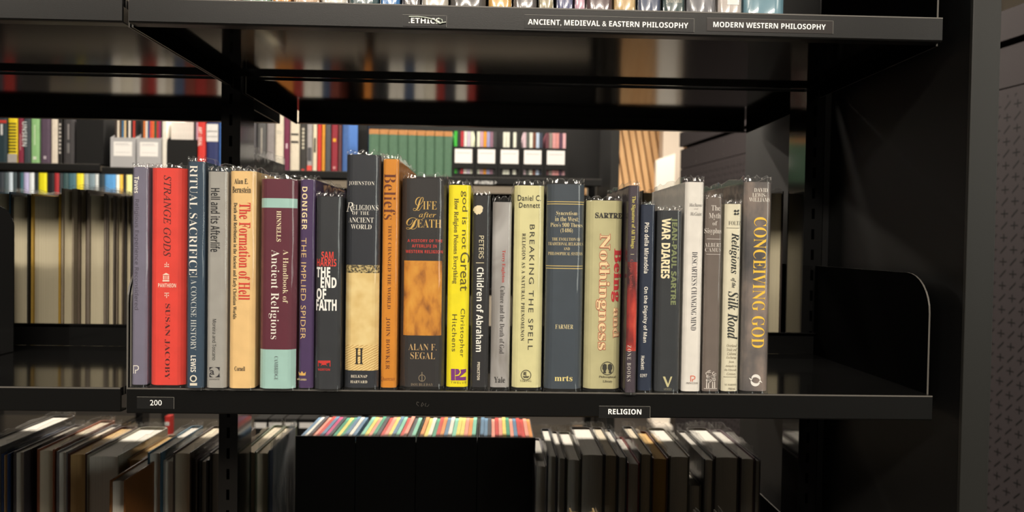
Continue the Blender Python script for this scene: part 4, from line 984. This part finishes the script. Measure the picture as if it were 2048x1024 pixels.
for i, (a, b_, c, nm) in enumerate(FM):
    kw = {}
    if nm.startswith('red'): kw.update(text=('ART / DEAL', 'sansb', (396.5,254,404,292)), tcol=(246,226,220))
    if nm.startswith('navy'): kw['parts'] = [('white_top', (232,230,228), 248, 283, .98), ('grey_lines', (176,176,176), 262, 263.5, .8), ('grey_lines', (176,176,176), 273, 274, .8)]
    if 'black-barred' in nm: kw['parts'] = [('black_bar', (44,42,42), 267, 270.5, .8), ('black_bar', (44,42,42), 282, 286, .8)]
    if 'yellow-dotted' in nm: kw['parts'] = [('yellow_dot', (240,176,50), 277, 283.5, .5), ('pale_mark', (206,150,150), 333, 338, .4)]
    if nm == 'dark lettered': kw['parts'] = [('pale_marks', (206,200,180), 256+q*7.4, 261+q*7.4, .35) for q in range(6)] + [('red_mark', (206,70,64), 338, 342, .5)]
    if nm == 'photo-spined': kw['parts'] = [('picture', (84,84,88), 295, 322, .7), ('red_foot', (226,84,74), 331, 343, 1.0)]
    if nm == 'ivory': kw['parts'] = [('dark_mark', (70,68,60), 276, 305, .5)]
    if nm == 'plum': kw['parts'] = [('pale_mark', (216,190,200), 287, 297, .35)]
    if nm == 'charcoal': kw['parts'] = [('pale_mark', (176,170,160), 256, 306, .14)]
    if nm == 'cream': kw['parts'] = [('grey_lines', (190,184,172), 262, 263.5, .6), ('grey_lines', (190,184,172), 266, 267.5, .6)]
    far_book(a, b_, ZA[1]-(.004 if i > 5 else 0)+.004*(i <= 5)*0+.0041*(i > 5), .285, c, '%s book across the aisle, %s in the upper middle row' % (nm, nth(i, len(FM))), G, **kw)
gx = [736,757,775.5,795,814.5,832.5,850,868.5,887,904]
gm = cmat((88,122,98), .6)
for i in range(9):
    x0, x1 = px_x(gx[i])+.0008, px_x(gx[i+1])-.0008; w = x1-x0; zt = at(gx[i]+8, 257+i*.6, YFAR).z
    t = thing('book', 'green cloth volume with tan leather top, %s of the nine alike' % nth(i, 9), 'book', ((x0+x1)/2, YFAR+.012+.08, ZA[2]), 0, 'matching green volumes across the aisle')
    h = zt-ZA[2]
    obj('cover', MB().prism(profile(w, .16, .004, 0, 6), 'z', 0, h), gm, t)
    mb = MB(); pr = [(x, y-.0006) for x, y in profile(w, .16, .004, 0, 6)[2:-2]]; zc = at(gx[i]+8, 267+i*.6, YFAR).z-ZA[2]
    mb.grid([[(x, y, zc) for x, y in pr], [(x, y, h) for x, y in pr]]); obj('leather_cap', mb, cmat((196,138,84), .5), t)
bx = [904,950,996,1043,1089,1136]
BM = [[((60,190,60),'green'),((40,40,40),'black'),((190,48,60),'red'),((236,232,226),'white'),((214,200,222),'lilac'),((232,236,214),'ivory')],
      [((232,236,214),'ivory'),((214,170,186),'pink'),((236,160,50),'orange'),((168,164,206),'lavender'),((150,110,130),'mauve'),((60,60,60),'grey')],
      [((30,30,30),'black'),((238,240,224),'white'),((240,242,226),'ivory'),((28,30,28),'dark'),((238,240,224),'cream'),((30,30,30),'charcoal')],
      [((222,196,206),'rose'),((90,96,90),'grey'),((240,240,226),'white'),((120,72,56),'brown'),((196,214,240),'pale blue'),((50,60,80),'navy')],
      [((110,60,70),'maroon'),((150,140,132),'grey'),((226,160,160),'pink'),((222,150,146),'salmon'),((90,60,84),'plum'),((232,180,186),'rose')]]
for i in range(5):
    t, x0, x1, h = far_box('magazine_file', 'black magazine file with white card and slot across the aisle, %s of five' % nth(i, 5), bx[i], bx[i+1], ZA[2], 293+i*.9, BLACKBOX, .2, 'white-carded files across the aisle', top_extra=.0)
    bpy.data.objects.remove([c for c in t.children if c.name.startswith('front_panel')][0])
    w = x1-x0; s0, s1 = h*.12, h*.29
    m = MB(); m.box(-w/2, w/2, 0, .003, 0, s0); m.box(-w/2, w/2, 0, .003, s1, h); m.box(-w/2, -w*.4, 0, .003, s0, s1); m.box(w*.4, w/2, 0, .003, s0, s1)
    obj('front_panel', m, BLACKBOX, t)
    c_ = MB().box(-w*.39, w*.39, -.0012, -.0001, h*.46, h*.92)
    cd_ = obj('file_label', c_, CARD, t, bevel=.0004)
    obj('printed_lines', MB().box(-w*.3, w*.3, -.0016, -.0013, h*.78, h*.80), mat('print_grey', (190, 188, 190)), cd_)
    pw = (w-.01)/6
    for j, (c, cn) in enumerate(BM[i]):
        o = obj('magazine', MB().box(-pw*.45, pw*.45, -.08, .08, 0, h+.06), cmat(c, .4), None, (x0+.005+pw*(j+.5), YFAR+.012+.092, ZA[2]+.0001))
        tag(o, '%s magazine, %s in the %s white-carded black file' % (cn, nth(j, 6), nth(i, 5)), 'magazine', 'magazines in the white-carded files')

# middle level across the aisle, seen mirrored in the shiny undersides of the near shelves
rc = random.Random(21)
PAL = [((232,226,214),'white'),((206,196,180),'pale'),((150,50,46),'red'),((60,60,66),'charcoal'),((120,60,50),'brown'),((226,218,200),'cream'),((70,84,110),'blue'),((40,40,42),'black'),((206,130,60),'orange'),((120,150,90),'green'),((196,130,150),'pink')]
def mirror_run(xs, xe, idx, z, bay, count0=[0]):
    x = xs
    for ci in idx:
        w = rc.uniform(.026, .044)
        if x+w > xe: break
        c, cn = PAL[ci]; h = rc.uniform(.23, .29)
        o = obj('book', MB().prism(profile(w-.0012, .17, .003, 0, 4), 'z', 0, h), cmat(c, .45), None, (x+w/2, YFAR+.10, z))
        count0[0] += 1
        tag(o, '%s book number %d of those mirrored in the glossy shelf undersides' % (cn, count0[0]), 'book', 'books mirrored in the shelf undersides')
        x += w
mirror_run(-2.2, -1.50, [3,9,10,3,7,2,3,7,7,3,2,7], ZA[0]-.427, 0)
mirror_run(-1.45, -0.56, [0,5,0,4,2,0,1,6,4,2,4,0,0,5,3,1,0,8,8,2,0,0,6,4], ZA[1]-.427, 1)
mirror_run(-0.50, 0.25, [8,7,7,0,0,6,0,5,2,3,0,2], ZA[2]-.427, 2)
# storage boxes low across the aisle: only their white label strips show under the main shelf
for i, (a, b_) in enumerate(((504,531),(533,562),(564,592),(594,630),(632,642))):
    z = ZA[2]-1.024 if px_x(a, 850) > jx[2] else ZA[1]-1.024
    x0, x1 = px_x(a, 850)+.001, px_x(b_, 850)-.001
    h = at(a, 838, YFAR+.02).z-z; hw = (x1-x0)/2
    t = obj('storage_box', MB().box(-hw, hw, 0, .16, 0, h), BLACKBOX, None, ((x0+x1)/2, YFAR+.02, z))
    tag(t, 'dark box with white label strip low across the aisle, %s of five' % nth(i, 5), 'box', 'labelled boxes low across the aisle')
    za, zb = at(a, 856, YFAR+.02).z-z, at(a, 845, YFAR+.02).z-z
    obj('white_label', MB().box(-hw*.93, hw*.93, -.001, -.0001, za, zb), CARD, t)
x0, x1 = px_x(324, 860), px_x(334, 860); z = ZA[1]-1.024
t = obj('book', MB().prism(profile(x1-x0, .035, .002, 0, 4), 'z', 0, at(330, 836, YFAR).z-z), cmat((206,58,52)), None, ((x0+x1)/2, YFAR+.04, z))
tag(t, 'red spined book glimpsed low across the aisle under the number label', 'book')
m = MB().box(-(x1-x0)*.4, (x1-x0)*.4, -.019, -.0176, at(330, 854, YFAR).z-z, at(330, 847, YFAR).z-z); obj('white_top', m, CARD, t)

# ================================================================== the farthest row, seen through the gap at the left
YV = 4.6-0.79; ZV = EYE+.2575
FV = [(-22,-8,(70,90,96)),(-7,4,(60,66,74)),(5,13,(90,104,110)),(14,22,(206,222,236)),(23,30,(70,84,90)),(31,37,(30,34,38)),(38,43,(70,110,122)),(44,54,(186,182,222)),(55,65,(226,234,238)),(66,73,(36,46,50)),(74,90,(228,220,40)),
      (91,105,(34,34,36)),(106,115,(166,52,56)),(116,122,(60,66,70)),(123,133,(60,84,86)),(134,149,(74,110,122)),(150,164,(230,214,60)),(165,174,(150,160,160)),(175,187,(120,140,150)),(188,194,(200,206,206)),(195,206,(44,58,66)),
      (207,229,(86,146,200)),(230,236,(226,232,220)),(237,243,(232,184,70)),(244,249,(34,34,38)),(250,261,(230,226,150)),(262,275,(70,80,84)),(276,290,(120,124,128))]
CN = ['grey teal','slate','grey','pale blue','dusky','black','teal','lavender','white','dark','yellow','black','red','grey','dull green','sea blue','yellow','pale grey','grey blue','silver','navy','sky blue','ivory','amber','thin black','pale yellow','charcoal','ash']
for i, (a, b_, c) in enumerate(FV):
    kw = {}
    far_book(a, b_, ZV, .3, c, '%s book in the farthest row through the gap, %s' % (CN[i], nth(i, len(FV))), 'farthest row of books', Y=YV, py=375)
xa, xb = at(-40, 375, YV).x, at(300, 375, YV).x
sh, _ = make_shelf('black shelf of the farthest row seen through the left gap', xa, xb, ZV, YV, YV+.3, und=.006)
for x, nm in ((xa-.016, 'left'), (xb+.016, 'right')):
    t = thing('upright_post', 'black upright of the farthest shelving, %s end' % nm, 'shelf post', (x, YV+.2, 0))
    obj('column', MB().box(-.015, .015, -.03, .03, 0, 2.2), METAL, t)
    obj('base_foot', MB().box(-.02, .02, -.3, .3, 0, .05), METAL, t)
